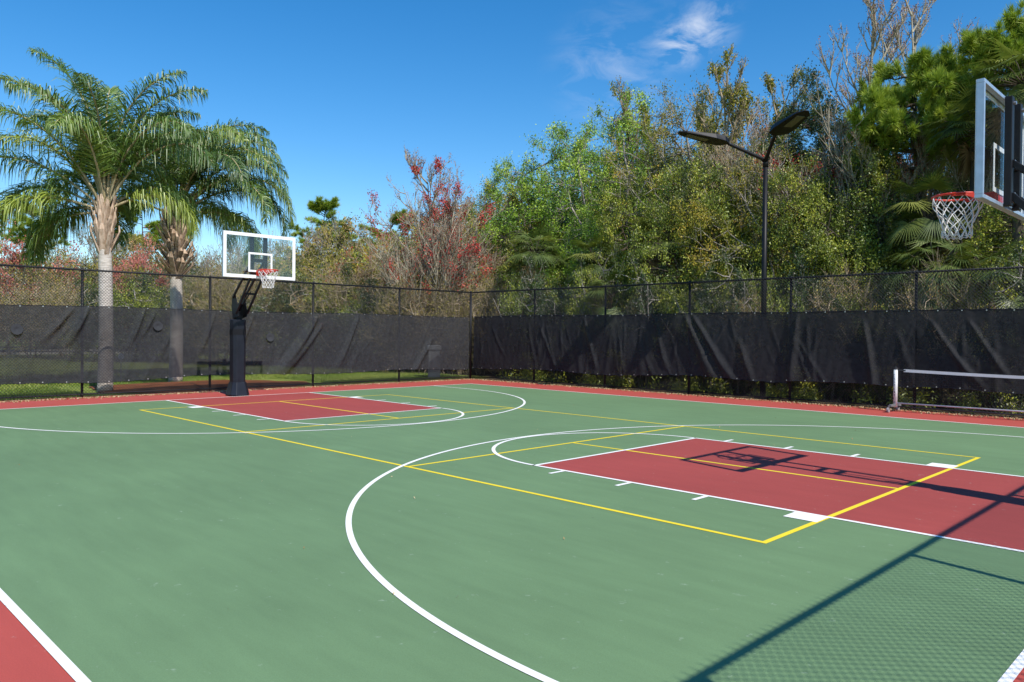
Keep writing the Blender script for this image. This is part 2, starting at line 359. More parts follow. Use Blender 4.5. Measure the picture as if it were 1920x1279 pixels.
def flat_arc(mb, cx, cy, r, a0, a1, z, w=LW, n=96):
    V = []; F = []
    for i in range(n+1):
        a = a0+(a1-a0)*i/n; V += [(cx+(r-w/2)*math.cos(a), cy+(r-w/2)*math.sin(a), z), (cx+(r+w/2)*math.cos(a), cy+(r+w/2)*math.sin(a), z)]
    for i in range(n): F.append((2*i, 2*i+1, 2*i+3, 2*i+2))
    mb.add(V, F)
yl = MB(); h = LW/2; NV = 2.134; PL = 6.7056; PW = 3.048; zy = .0045
for sy in (-1, 1): flat_rect(yl, -PL-h, PL+h, sy*PW-h, sy*PW+h, zy)
for sx in (-1, 1):
    for X in (sx*PL, sx*NV): flat_rect(yl, X-h, X+h, -PW+h, PW-h, zy)
    a, b = sorted((sx*(NV+h), sx*(PL-h))); flat_rect(yl, a, b, -h, h, zy)
y_ = yl.build('yellow_court_lines', MT['yellow']); y_['kind'] = 'structure'
wl = MB(); zw = .006
flat_rect(wl, -8.55-h, 8.64+h, -7.59-h, -7.59+h, zw); flat_rect(wl, -8.55-h, 8.64+h, 7.57-h, 7.57+h, zw)
for sx in (-1, 1):
    BL = BLS[sx]
    flat_rect(wl, sx*BL-h, sx*BL+h, -7.59+h, 7.57-h, zw)
    flat_rect(wl, sx*FT-h, sx*FT+h, -KW+h, KW-h, zw)
    a, b = sorted((sx*(FT-h), sx*(BL-h)))
    for sy in (-1, 1):
        flat_rect(wl, a, b, sy*KW-h, sy*KW+h, zw)
        for X in (3.59, 4.55, 5.49):                    # lane ticks outside the key
            y0, y1 = sorted((sy*(KW+h), sy*(KW+.27))); flat_rect(wl, sx*X-h, sx*X+h, y0, y1, zw)
        y0, y1 = sorted((sy*(KW+h), sy*(KW+.27))); x0, x1 = sorted((sx*6.41, sx*6.715)); flat_rect(wl, x0, x1, y0, y1, zw)
        x0, x1 = sorted((sx*(BL-h), sx*HOOPX)); flat_rect(wl, x0, x1, sy*6.04-h, sy*6.04+h, zw)
    a0 = PI/2 if sx > 0 else -PI/2
    flat_arc(wl, sx*HOOPX, 0, 6.04, a0, a0+PI, zw, n=160)
    flat_arc(wl, sx*FT, 0, KW, a0, a0+PI, zw, n=80)
w_ = wl.build('white_court_lines', MT['white']); w_['kind'] = 'structure'
# mulch bed round the palms, raised a little and with an uneven edge
def blob_sheet(name, cx, cy, rx, ry, z, mat, seed, rot=0, n=90, dome=.08):
    rng = random.Random(seed); ph = [rng.uniform(0, 2*PI) for _ in range(6)]
    V = [(cx, cy, z+dome)]; F = []
    for ring in (.5, .85, 1.0):
        for i in range(n):
            a = 2*PI*i/n; r = 1+.10*math.sin(2*a+ph[0])+.06*math.sin(5*a+ph[1])+.03*math.sin(11*a+ph[2])
            x = rx*r*ring*math.cos(a); y = ry*r*ring*math.sin(a)
            V.append((cx+x*math.cos(rot)-y*math.sin(rot), cy+x*math.sin(rot)+y*math.cos(rot), z+dome*(1-ring**2)))
    F += [(0, 1+i, 1+(i+1) % n) for i in range(n)]
    for k in (0, 1): F += [(1+k*n+i, 1+(k+1)*n+i, 1+(k+1)*n+(i+1) % n, 1+k*n+(i+1) % n) for i in range(n)]
    me = bpy.data.meshes.new(name); me.from_pydata(V, [], F); me.materials.append(mat); o = obj(name, me); o['kind'] = 'structure'; return o
blob_sheet('mulch_bed', -13.0, 1.0, 2.15, 3.4, -.02, MT['mulch'], 4)
# the road beyond the lawn with its pale kerb lines
def strip_px(name, pts, w, z, mat, th=None):
    """ribbon through ground points"""
    V = []; n = len(pts)
    for i, (x, y) in enumerate(pts):
        a = pts[max(0, i-1)]; b = pts[min(n-1, i+1)]; d = Vector((b[0]-a[0], b[1]-a[1], 0)).normalized(); s = Vector((-d.y, d.x, 0))*w/2
        for zz in ((z,) if th is None else (z, z+th)): V += [(x-s.x, y-s.y, zz), (x+s.x, y+s.y, zz)]
    k = 2 if th is None else 4; F = []
    for i in range(n-1):
        a = i*k; b = (i+1)*k
        if th is None: F.append((a, b, b+1, a+1))
        else: F += [(a+2, b+2, b+3, a+3), (a, a+2, b+2, b), (a+1, b+1, b+3, a+3)]
    me = bpy.data.meshes.new(name); me.from_pydata(V, [], F); me.materials.append(mat); me.update(); o = obj(name, me); o['kind'] = 'structure'; return o
road = [at(px, D) for px, D in ((-900, 34), (-300, 46), (0, 52), (300, 58), (520, 70), (700, 95))]
strip_px('road', road, 7.5, -.035, MT['asphalt'])
def offset(pts, d):
    out = []
    for i, (x, y) in enumerate(pts):
        a = pts[max(0, i-1)]; b = pts[min(len(pts)-1, i+1)]; v = Vector((b[0]-a[0], b[1]-a[1], 0)).normalized(); out.append((x-v.y*d, y+v.x*d))
    return out
for d in (-3.9, 3.9): strip_px('kerb', offset(road, d), .45, -.05, MT['kerb'], .14)
strip_px('footpath', offset(road, 7.0), 1.6, -.03, MT['kerb'])

# grass blades on the near lawn
rng = np.random.default_rng(5)
def blades(name, n, regions, hgt, mat, seed, w=.012):
    r = np.random.default_rng(seed); P = []
    for x0, x1, y0, y1, k in regions: P.append(np.stack([r.uniform(x0, x1, k), r.uniform(y0, y1, k), np.full(k, -.05)], 1))
    P = np.concatenate(P); n = len(P); a = r.uniform(0, 2*PI, n); s = np.stack([np.cos(a), np.sin(a), 0*a], 1)*w*r.uniform(.6, 1.5, n)[:, None]
    H = (hgt*r.uniform(.5, 1.3, n))[:, None]; lean = r.normal(size=(n, 3))*.45; lean[:, 2] = 1
    V = np.zeros((n, 3, 3)); V[:, 0] = P-s; V[:, 1] = P+s; V[:, 2] = P+lean*H
    t = np.clip(.5+.5*np.sin(P[:, 0]*1.3+P[:, 1]*.9)*.4+r.normal(size=n)*.2, 0, 1)
    return obj(name, npmesh(name, V.reshape(-1, 3), np.arange(3*n).reshape(n, 3), [mat], np.repeat(t, 3)))
g_ = blades('grass', 0, [(-24, -15.2, -12, 12, 60000), (-15.2, FX-.2, -12, -2.6, 45000), (-15.2, FX-.2, 4.6, 10.5, 36000)], .075, MT['blade'], 3)
tag(g_, 'short green lawn grass growing outside the left fence', 'grass', kind='stuff')

# ------------------------------------------------------------------ fences
def chain_link(name, L, H, mat, parent, pitch=.0719, r=.0032):
    """two families of straight wires crossing a few mm apart, in the local XZ plane from x=0..L"""
    A = []; B = []
    for fam in (1, -1):
        for c in np.arange(-H, L, pitch):
            # line x = c + (z) for fam 1 ; x = c + (H - z) for fam -1
            z0, z1 = max(0, -c), min(H, L-c)
            if z1 <= z0: continue
            a = (c+z0, fam*.0025, z0) if fam == 1 else (c+z0, fam*.0025, H-z0)
            b = (c+z1, fam*.0025, z1) if fam == 1 else (c+z1, fam*.0025, H-z1)
            A.append(a); B.append(b)
    V, F = segmesh(A, B, [r]*len(A), [r]*len(A), 4)
    # knuckled tips above the rail
    K = np.arange(pitch/2, L, pitch); kA = np.stack([K, 0*K, np.full_like(K, H-.01)], 1); kB = kA+np.array([0.012, 0, .065])
    V2, F2 = segmesh(kA, kB, [r]*len(K), [r]*len(K), 3)
    me = npmesh(name, np.concatenate([V, V2]), np.concatenate([F, F2+len(V)]), [mat]); return obj(name, me, parent)
def fence(label, start, rz, L, posts, H=3.05, ends=(True, True)):
    root = empty('chain_link_fence', start, rz); tag(root, label, 'fence')
    chain_link('mesh_panel', L, H, MT['mesh'], root)
    MB().tube([(0, .03, H-.01), (L, .03, H-.01)], .024, 8).build('top_rail', MT['black'], root, smooth=True)
    MB().tube([(0, .03, .07), (L, .03, .07)], .016, 8).build('bottom_rail', MT['black'], root, smooth=True)
    for i, x in enumerate(posts):
        r = .045 if (x < .1 or x > L-.1) else .032
        m = MB(); m.tube([(x, .075 if r < .04 else 0, 0), (x, .075 if r < .04 else 0, H-.02)], r, 12); po = m.build('post', MT['black'], root, smooth=True)
        m = MB(); yy = .075 if r < .04 else 0
        m.tube([(x, yy, H-.02), (x, yy, H+.015), (x, yy, H+.04)], [r*1.15, r*1.1, r*.4], 12)
        m.build('post_cap', MT['black'], po, smooth=True)
    return root
# left fence runs along Y (local x -> world +Y, local y -> world -X : outside)
fence('tall black chain link fence behind the left hoop, palms beyond it', (FX, -9.0, 0), PI/2, 18.4, [.0, 2.95, 6.0, 9.1, 12.2, 15.35, 18.4])
fence('tall black chain link fence on the right, dense wood right behind it', (FX+.06, FY, 0), 0, 20.9, [2.94, 5.85, 8.74, 11.6, 14.45, 17.3, 20.9])
# right fence: local x -> world -Y, outside = +X
fence('black chain link fence beside the near hoop, casting its mesh shadow on the court', (FR, FY-.02, 0), -PI/2, 18.3, [2.0, 3.25, 6.35, 9.45, 12.55, 15.5, 18.3])

# ------------------------------------------------------------------ windscreens
def windscreen(label, mat, start, axis, L, z0, z1, inward, seed, slope, nf, amp=1.0, cut=None, special=(), gaps=.46, sagt=.012, sagb=.03, zb=None):
    r = np.random.default_rng(seed); nu = int(L/.035); nv = 52
    u = np.linspace(0, L, nu+1); v = np.linspace(0, 1, nv+1); U, Vv = np.meshgrid(u, v)      # v=0 bottom
    D = np.zeros_like(U)
    F = []
    for i in range(nf): F.append((r.uniform(-1, L+1), slope+r.normal()*.28, r.uniform(.018, .06), r.uniform(.012, .042)*amp, r.uniform(0, .5), r.uniform(.45, 1.2), r.normal()*.25))
    for s in special: F.append(s)
    for (u0, sl, w, a, s0, ln, cv) in F:
        t = 1-Vv                                          # 0 at top
        c = u0+sl*t*(z1-z0)+cv*t*t
        env = np.clip((t-s0)/.12, 0, 1)*np.clip((s0+ln-t)/.25, 0, 1)
        ww = w*(.5+1.1*t); x = (U-c)/ww
        D += a*env*(np.exp(-x*x)+.35*np.exp(-((x-1.9)**2)*.8)*(-.25))
    # broad billows and small ripples
    for k in range(14):
        fx, fz, ph, ph2 = r.uniform(.5, 3.2), r.uniform(.3, 2.6), r.uniform(0, 6.3), r.uniform(0, 6.3)
        D += .012*amp*np.sin(fx*U+ph+1.1*slope*Vv*2)*np.sin(fz*Vv*2+ph2)
    for k in range(10):
        fx, fz, ph = r.uniform(8, 30), r.uniform(-7, 7), r.uniform(0, 6.3)
        D += .0016*amp*np.sin(fx*U+fz*Vv*2+ph+1.5*np.sin(U*1.7+k))
    D *= np.clip(1.15-np.abs(Vv-.5)*.55, .1, 1); D = .045+np.clip(D, -.035, .2)
    g = np.abs(np.sin(PI*U/gaps)); top = z1-sagt*g-.014*np.sin(U*.9+seed)
    bot = z0+sagb*g*r.uniform(.6, 1)+.03*np.sin(U*1.13+seed*2)
    if zb is not None: bot = bot+np.interp(U, zb[0], zb[1])
    Z = bot+(top-bot)*Vv
    P = np.zeros(U.shape+(3,)); ax = np.array(axis, float); inn = np.array(inward, float)
    P[...] = ax*U[..., None]+inn*D[..., None]; P[..., 2] = Z
    idx = np.arange((nu+1)*(nv+1)).reshape(nv+1, nu+1)
    Fq = np.stack([idx[:-1, :-1], idx[:-1, 1:], idx[1:, 1:], idx[1:, :-1]], -1).reshape(-1, 4)
    me = npmesh('fabric', P.reshape(-1, 3), Fq, [mat], smooth=True)
    root = empty('windscreen', start); tag(root, label, 'windscreen')
    obj('fabric', me, root)
    # hem band and grommets
    for row in (nv, 0):
        MB().tube([tuple(P[row, i]) for i in range(0, nu+1, 3)], .007, 4).build('hem', MT['pad'], root)
    g0 = None
    for i in range(int(L/gaps)+1):
        j = min(nu, int(round(i*gaps/L*nu)))
        for row, dz in ((nv, -.025), (0, .03)):
            p = P[row, j]
            if g0 is None: g0 = MB().disc((0, 0, 0), tuple(inn), .014, .006, 8).build('grommet', MT['grommet'], root); gg = g0
            else: gg = g0.copy(); COL.objects.link(gg)
            gg.location = (p[0]+inn[0]*.008, p[1]+inn[1]*.008, p[2]+dz)
    return root, P, nu, nv
ws, PWs, nu_, nv_ = windscreen('dark grey see through windscreen tied along the left fence', MT['screenL'], (FX+.01, -8.9, 0), (0, 1, 0), 18.15, .37, 2.17, (1, 0, 0), 11, -.45, 40, .7,
    special=[(12.15, -.50, .14, .15, 0, 1.2, -.40), (12.5, -.60, .09, .09, .15, 1.1, -.35), (6.0, -.45, .10, .13, 0, .55, -.15), (5.7, -.8, .09, .10, 0, .5, 0), (7.3, -.38, .07, .10, 0, .6, 0), (7.6, -.5, .05, .07, 0, .5, 0), (9.1, -.35, .05, .08, 0, .7, 0), (10.2, -.4, .05, .07, 0, .8, 0), (13.6, -.4, .07, .09, 0, 1, -.1), (16.9, -.5, .07, .09, .4, 1, -.2)],
    zb=([0, 4, 6.3, 6.8, 8.5, 9.5, 18.2], [-.03, -.03, -.02, .0, .05, .02, -.02]))
# half-moon wind flaps cut into the left screen
def vent(parent, P, nu, nv, L, uy, z, inn, r=.12):
    j = int(uy/L*nu); k = int(np.argmin(np.abs(P[:, j, 2]-z))); p = P[k, j]
    ax = Vector((0, 1, 0)) if abs(inn[0]) > .5 else Vector((1, 0, 0)); I = Vector(inn); n = 20; V = [Vector(p)+I*.012]; F = []
    n = 28
    for ring in (.5, 1.0):
        for i in range(n):
            a = 2*PI*i/n; dz = math.sin(a)*r*ring
            V.append(Vector(p)+ax*(math.cos(a)*r*ring)+Vector((0, 0, dz))+I*(.02+max(0, .03*(r-dz)/(2*r))*ring))
    F += [(0, 1+i, 1+(i+1) % n) for i in range(n)]
    F += [(1+i, 1+n+i, 1+n+(i+1) % n, 1+(i+1) % n) for i in range(n)]
    me = bpy.data.meshes.new('wind_flap'); me.from_pydata([tuple(v) for v in V], [], F); me.materials.append(MT['flap']); obj('wind_flap', me, parent)
MT['flap'] = solid('flap_fabric', (.038, .040, .045), .8, spec=.15)
for uy, z in ((-4.35+8.9, 1.62), (-1.27+8.9, 1.72), (1.78+8.9, 1.45)): vent(ws, PWs, nu_, nv_, 18.15, uy, z, (1, 0, 0))
windscreen('near black creased windscreen on the right fence, from the far corner to behind the lamp', MT['screenR'], (FX+.2, FY-.01, 0), (1, 0, 0), 11.45, .42, 2.2, (0, -1, 0), 21, .14, 56, .62,
    special=[(8.55, .42, .10, .09, 0, 1.2, .12), (8.75, .62, .08, .07, 0, 1.2, .1), (9.9, .35, .06, .05, .35, 1, 0), (5.0, .25, .05, .05, 0, 1, .1), (7.6, .12, .05, .06, 0, 1, .2)],
    zb=([0, 6, 9, 11.45], [-.02, .0, .06, .05]))
windscreen('middle black windscreen section on the right fence, right of the lamp post', MT['screenR'], (1.06, FY-.035, 0), (1, 0, 0), 2.9, .50, 2.2, (0, -1, 0), 22, .12, 12, .6,
    special=[(.25, -.1, .07, .06, 0, 1.2, 0), (1.75, .22, .05, .08, .1, 1.2, -.1)])
windscreen('black windscreen section hanging behind the portable net', MT['screenR'], (3.93, FY-.01, 0), (1, 0, 0), 6.2, .46, 2.2, (0, -1, 0), 23, .16, 24, .6,
    special=[(.2, .5, .05, .07, .1, .9, .3), (.9, .6, .05, .06, .1, .8, 0)], zb=([0, 1, 6], [.03, .06, .0]))

# ------------------------------------------------------------------ hoops
def make_hoop():
    """local: board front face at x=0 facing +x, centre of court along +x"""
    root = empty('basketball_hoop')
    ZB0, ZB1, HW = 2.87, 3.93, .915; px = -1.17
    # padded pole
    m = MB(); c = .07; a = .165
    poly = [(px-a, -a+c), (px-a+c, -a), (px+a-c, -a), (px+a, -a+c), (px+a, a-c), (px+a-c, a), (px-a+c, a), (px-a, a-c)]
    m.prism(poly, .30, 1.90); pad = m.build('pole_pad', MT['pad'], root, bevel=.012)
    m = MB(); a2 = .25; V = []; 
    for (x, y) in poly: V.append((px+(x-px)*a2/a, y*a2/a, .02))
    for (x, y) in poly: V.append((px+(x-px)*1.08, y*1.08, .34))
    n = 8; m.add(V, [tuple(range(n-1, -1, -1)), tuple(range(n, 2*n))]+[(i, (i+1) % n, n+(i+1) % n, n+i) for i in range(n)])
    m.build('pad_skirt', MT['pad'], root, bevel=.01)
    m = MB(); m.prism([(px+(x-px)*1.025, y*1.025) for x, y in poly], 1.52, 1.66); m.build('pad_strap', MT['black'], pad)
    m = MB(); m.box(px-.2, px+.2, -.2, .2, 0, .018); m.build('base_plate', MT['black'], root)
    m = MB(); m.box(px-.075, px+.075, -.075, .075, .02, 2.30); m.build('pole', MT['black'], root, bevel=.01)
    # pivot bracket at the pole head
    m = MB()
    for y in (-.11, .11):
        m.add([(px-.02, y-.008, 1.92), (px+.26, y-.008, 1.98), (px+.26, y-.008, 2.16), (px+.10, y-.008, 2.50), (px-.06, y-.008, 2.50), (px-.1, y-.008, 2.2),
               (px-.02, y+.008, 1.92), (px+.26, y+.008, 1.98), (px+.26, y+.008, 2.16), (px+.10, y+.008, 2.50), (px-.06, y+.008, 2.50), (px-.1, y+.008, 2.2)],
              [(0, 1, 2, 3, 4, 5), (11, 10, 9, 8, 7, 6)]+[(i, 6+i, 6+(i+1) % 6, (i+1) % 6) for i in range(6)])
    m.box(px-.09, px+.09, -.10, .10, 1.93, 2.02); m.build('pivot_bracket', MT['black'], root)
    # parallel arms
    U0, U1 = (px+.03, 2.44), (-.11, 3.30); L0, L1 = (px+.2, 2.05), (-.11, 2.99)
    for y in (-.15, .15):
        MB().bar((U0[0], y, U0[1]), (U1[0], y, U1[1]), .036, .06).build('upper_arm', MT['black'], root, bevel=.006)
        MB().bar((L0[0], y, L0[1]), (L1[0], y, L1[1]), .036, .065).build('lower_arm', MT['black'], root, bevel=.006)
    def lerp(P, Q, t): return (P[0]+(Q[0]-P[0])*t, P[1]+(Q[1]-P[1])*t)
    m = MB()
    for (P, Q) in ((U0, U1), (L0, L1)):
        for t in (.5,):
            x, z = lerp(P, Q, t); m.bar((x, -.15, z), (x, .15, z), .05, .05)
    m.build('arm_crossbar', MT['black'], root)
    m = MB(); a_, b_ = lerp(L0, L1, .55), (px-.12, 1.98)
    m.tube([(b_[0]-.1, 0, b_[1]-.22), (b_[0], 0, b_[1])], .035, 12); m.tube([(b_[0], 0, b_[1]), (a_[0], 0, a_[1])], .016, 10); m.build('height_adjuster', MT['black'], root, smooth=True)
    m = MB(); m.bar((b_[0]-.1, 0, b_[1]-.22), (b_[0]-.17, 0, b_[1]-.33), .03, .03); m.build('crank_handle', MT['black'], root)
    # struts behind the glass, bolts
    for y in (-.17, .17):
        s = MB().box(-.125, -.062, y-.045, y+.045, ZB0+.01, ZB1-.01).build('board_strut', MT['black'], root, bevel=.006)
        for z in (3.30, 2.99, 2.93, 3.86): MB().disc((-.135, y*.98-.02, z), (1, 0, 0), .018, .02, 8).build('bolt', MT['bolt'], s)
    m = MB(); m.box(-.11, -.07, -.125, .125, 3.26, 3.34); m.box(-.11, -.07, -.125, .125, 2.93, 3.03); m.build('strut_crosspiece', MT['black'], root)
    # aluminium frame, glass, white markings
    m = MB(); t = .035; x0, x1 = -.06, .004
    m.box(x0, x1, -HW, HW, ZB0, ZB0+t); m.box(x0, x1, -HW, HW, ZB1-t, ZB1)
    m.box(x0, x1, -HW, -HW+t, ZB0+t, ZB1-t); m.box(x0, x1, HW-t, HW, ZB0+t, ZB1-t)
    m.build('board_frame', MT['alu'], root, bevel=.003)
    g = MB().box(-.012, 0, -HW+t, HW-t, ZB0+t, ZB1-t).build('glass_backboard', MT['glass'], root)
    m = MB(); b0 = .03; w = .042; xf0, xf1 = .001, .006
    def ringm(y0, y1, z0, z1, w):
        m.box(xf0, xf1, y0, y1, z0, z0+w); m.box(xf0, xf1, y0, y1, z1-w, z1); m.box(xf0, xf1, y0, y0+w, z0+w, z1-w); m.box(xf0, xf1, y1-w, y1, z0+w, z1-w)
    ringm(-HW+t-.0, HW-t, ZB0+t, ZB1-t, w)
    m.build('border_marking', MT['frost'], root)
    m = MB(); ringm(-.305, .305, 3.02, 3.48, .045); m.build('target_square', MT['frost'], root)
    # frame face on the court side is white padded edge
    m = MB()
    for (y0, y1, z0, z1) in ((-HW, HW, ZB0, ZB0+t), (-HW, HW, ZB1-t, ZB1), (-HW, -HW+t, ZB0+t, ZB1-t), (HW-t, HW, ZB0+t, ZB1-t)): m.box(.0045, .009, y0+.002, y1-.002, z0+.002, z1-.002)
    m.build('frame_face', MT['frost'], root)
    # rim, brace and net
    R = .2286; cx = .155+R; zr = 3.05
    m = MB(); pts = [(cx+R*math.cos(a), R*math.sin(a), zr) for a in [2*PI*i/48 for i in range(48)]]; m.tube(pts, .0115, 8, closed=True)
    m.tube([(cx+(R+.002)*math.cos(a), (R+.002)*math.sin(a), zr-.02) for a in [PI*.5+PI*i/24 for i in range(25)]], .009, 6)
    V = []; 
    rim = m.build('rim', MT['rim'], root, smooth=True)
    m = MB(); m.box(.009, .04, -.11, .11, 2.93, 3.06); m.box(.04, .17, -.075, .075, 3.035, 3.05)
    for s in (-1, 1):
        m.add([(.04, s*.075, 2.94), (.04, s*.075, 3.04), (cx-R*.55, s*R*.83, 3.045), (cx-R*.55, s*R*.83, 3.02), (.04, s*.085, 2.94), (.04, s*.085, 3.04), (cx-R*.55, s*(R*.83+.01), 3.045), (cx-R*.55, s*(R*.83+.01), 3.02)],
              [(0, 1, 2, 3), (7, 6, 5, 4), (0, 3, 7, 4), (1, 5, 6, 2), (2, 6, 7, 3), (0, 4, 5, 1)])
    m.build('rim_bracket', MT['rim'], rim)
    m = MB(); K = 12; levels = [(0, R-.004, -.012), (1, R*.93, -.09), (2, R*.80, -.16), (3, R*.68, -.225), (4, R*.60, -.285), (5, R*.55, -.345), (6, R*.56, -.42)]
    rr = random.Random(8)
    def P_(lv, k):
        _, rad, dz = levels[lv]; a = 2*PI*(k+(.5 if lv % 2 else 0))/K; j = .008*(lv > 0)
        return (cx+rad*math.cos(a)+rr.uniform(-j, j), rad*math.sin(a)+rr.uniform(-j, j), zr+dz+rr.uniform(-j, j)*1.4)
    grid = [[P_(l, k) for k in range(K)] for l in range(7)]
    for l in range(6):
        for k in range(K):
            if l % 2 == 0: nb = (k, k-1)
            else: nb = (k, (k+1) % K)
            for q in nb:
                p, e = Vector(grid[l][k]), Vector(grid[l+1][q]); mid = (p+e)/2; out = Vector((mid.x-cx, mid.y, 0)).normalized()*.004
                m.tube([p, mid+out, e], .0048, 5)
    for k in range(K):
        m.tube([grid[6][k], (Vector(grid[6][k])+Vector(grid[6][(k+1) % K]))/2+Vector((0, 0, .02)), grid[6][(k+1) % K]], .004, 5)
        p = Vector(grid[0][k]); m.tube([p+Vector((0, 0, -.0)), p+Vector((0, 0, .026))], .006, 5)
    m.build('net', MT['cord'], root)
    return root
hoop = make_hoop(); hoop.location = (-7.66, 0, 0)
tag(hoop, 'whole far basketball hoop on a black padded pole in front of the left fence', 'basketball hoop', 'basketball hoops')
hoop2 = copy_tree(hoop); hoop2.location = (7.60, 0, 0); hoop2.rotation_euler = (0, 0, PI)
tag(hoop2, 'near basketball hoop seen from behind at the right edge, cut off by the frame')

# ------------------------------------------------------------------ twin lamp post
def lamp():
    root = empty('lamp_post', (.22, 9.75, 0)); tag(root, 'tall black lamp post with two flat lamp heads rising behind the right fence', 'lamp post')
    MB().tube([(0, 0, 0), (0, 0, 6.0)], [.075, .058], 16).build('pole', MT['black'], root, smooth=True)
    MB().box(-.16, .16, -.16, .16, 0, .04).build('base_plate', MT['black'], root)
    MB().tube([(0, 0, 5.93), (0, 0, 6.14)], [.072, .066], 16).build('collar', MT['black'], root, smooth=True)
    for (dx, dy, z, hx, hy) in ((-.60, -.86, 6.50, -.57, -.82), (.66, -.84, 6.50, .84, -.56)):
        arm = MB().tube([(0, 0, 6.05), (dx*.12, dy*.12, 6.15), (dx*.92, dy*.92, z-.05), (dx*1.02, dy*1.02, z)], [.05, .048, .042, .04], 12).build('arm', MT['black'], root, smooth=True)
        L = 1.32; d = Vector((hx, hy, 0)).normalized(); s = Vector((-d.y, d.x, 0)); o = Vector((dx, dy, z))
        prof = [(-.02, .07, .11), (.16, .26, .15), (.42, .29, .13), (L-.16, .19, .05), (L, .06, .02)]   # along, half width, thickness
        V = []; F = []
        for (t, w, th) in prof:
            c = o+d*t+Vector((0, 0, .14*t))
            V += [c-s*w+Vector((0, 0, -th*.35)), c+s*w+Vector((0, 0, -th*.35)), c+s*w*.8+Vector((0, 0, th*.65)), c-s*w*.8+Vector((0, 0, th*.65))]
        for i in range(len(prof)-1):
            a = 4*i; F += [(a+k, a+(k+1) % 4, a+4+(k+1) % 4, a+4+k) for k in range(4)]
        F += [(3, 2, 1, 0), (len(V)-4, len(V)-3, len(V)-2, len(V)-1)]
        m = MB(); m.add(V, F); hd = m.build('lamp_head', MT['black'], root, bevel=.008)
        m = MB(); a = o+d*.55+Vector((0, 0, .077-.052)); b = o+d*1.10+Vector((0, 0, .154-.032))
        m.bar(a, b, .20, .016); m.build('lens', MT['lens'], hd)
MT['lens'] = solid('lamp_lens', (.10, .10, .075), .3, var=.2, scale=30)
lamp()

# ------------------------------------------------------------------ portable net
def portable_net():
    root = empty('portable_net', (3.72, 8.86, 0)); tag(root, 'portable court net on a wheeled silver frame parked along the right fence', 'net')
    L = 6.45
    for x in (0, L):
        MB().tube([(x, 0, .10), (x, 0, .92)], .042 if x == 0 else .03, 12).build('post', MT['sleeve'], root, smooth=True)
        if x == 0:
            m = MB(); m.tube([(x, 0, .915), (x, 0, .95)], .048, 10); m.tube([(x, 0, .95), (x, 0, .985)], .012, 8); m.build('post_cap', MT['dark'], root)
            # worn black lettering running down the sleeve
            m = MB(); r = random.Random(3)
            for i in range(9):
                z = .80-.072*i; a = -PI/2-.35
                for k in range(3):
                    zz = z-.018*k+r.uniform(-.006, .006); wd = r.uniform(.25, .55); aa = a+r.uniform(-.25, .25)
                    m.add([(x+.0435*math.cos(aa-wd/2), .0435*math.sin(aa-wd/2), zz), (x+.0435*math.cos(aa+wd/2), .0435*math.sin(aa+wd/2), zz),
                           (x+.0435*math.cos(aa+wd/2), .0435*math.sin(aa+wd/2), zz+.012), (x+.0435*math.cos(aa-wd/2), .0435*math.sin(aa-wd/2), zz+.012)], [(0, 1, 2, 3)])
            m.build('sleeve_print', MT['dark'], root)
        MB().bar((x, -.30, .15), (x, .30, .13), .05, .05).build('foot', MT['grey'], root, bevel=.006)
        for y in (-.30, .30):
            w = MB(); w.disc((x-.04, y, .055), (1, 0, .0), .055, .035, 18); wo_ = w.build('wheel', MT['wheel'], root, smooth=False)
            MB().disc((x-.06, y, .055), (1, 0, 0), .02, .03, 8).build('hub', MT['grey'], wo_)
            MB().box(x-.045, x-.02, y-.02, y+.02, .055, .15).build('caster_fork', MT['grey'], root)
    MB().tube([(0, 0, .19), (L, 0, .19)], .015, 10).build('bottom_bar', MT['tapeB'], root, smooth=True)
    MB().tube([(0, .10, .11), (L, .10, .11)], .014, 10).build('frame_bar', MT['darkbar'], root, smooth=True)
    n = 40; m = MB()
    def sag(t): return .895-.05*math.sin(PI*t)
    for i in range(n):
        a, b = i/n, (i+1)/n
        xa, xb = .16+a*(L-.3), .16+b*(L-.3); za, zb = sag(a), sag(b)
        m.add([(xa, -.004, za-.03), (xb, -.004, zb-.03), (xb, -.004, zb+.03), (xa, -.004, za+.03), (xa, .004, za-.03), (xb, .004, zb-.03), (xb, .004, zb+.03), (xa, .004, za+.03)],
              [(0, 1, 2, 3), (7, 6, 5, 4), (3, 2, 6, 7), (0, 4, 5, 1)])
    m.build('top_tape', MT['tape'], root)
    MB().bar((.02, 0, .905), (.2, 0, .897), .012, .03).build('strap', MT['dark'], root)
    A = []; B = []
    for x in np.arange(.16, L-.1, .045): A.append((x, 0, .19)); B.append((x, 0, sag((x-.16)/(L-.3))-.03))
    for z in np.arange(.22, .86, .045): A.append((.16, 0, z)); B.append((L-.14, 0, z))
    V, F = segmesh(A, B, [.0008]*len(A), [.0008]*len(A), 3); obj('netting', npmesh('netting', V, F, [MT['mesh']]), root)
MT['darkbar'] = solid('dark_grey_bar', (.06, .062, .068), .6, spec=.3)
MT['tapeB'] = solid('silver_bar', (.60, .61, .63), .5, metal=0)
portable_net()

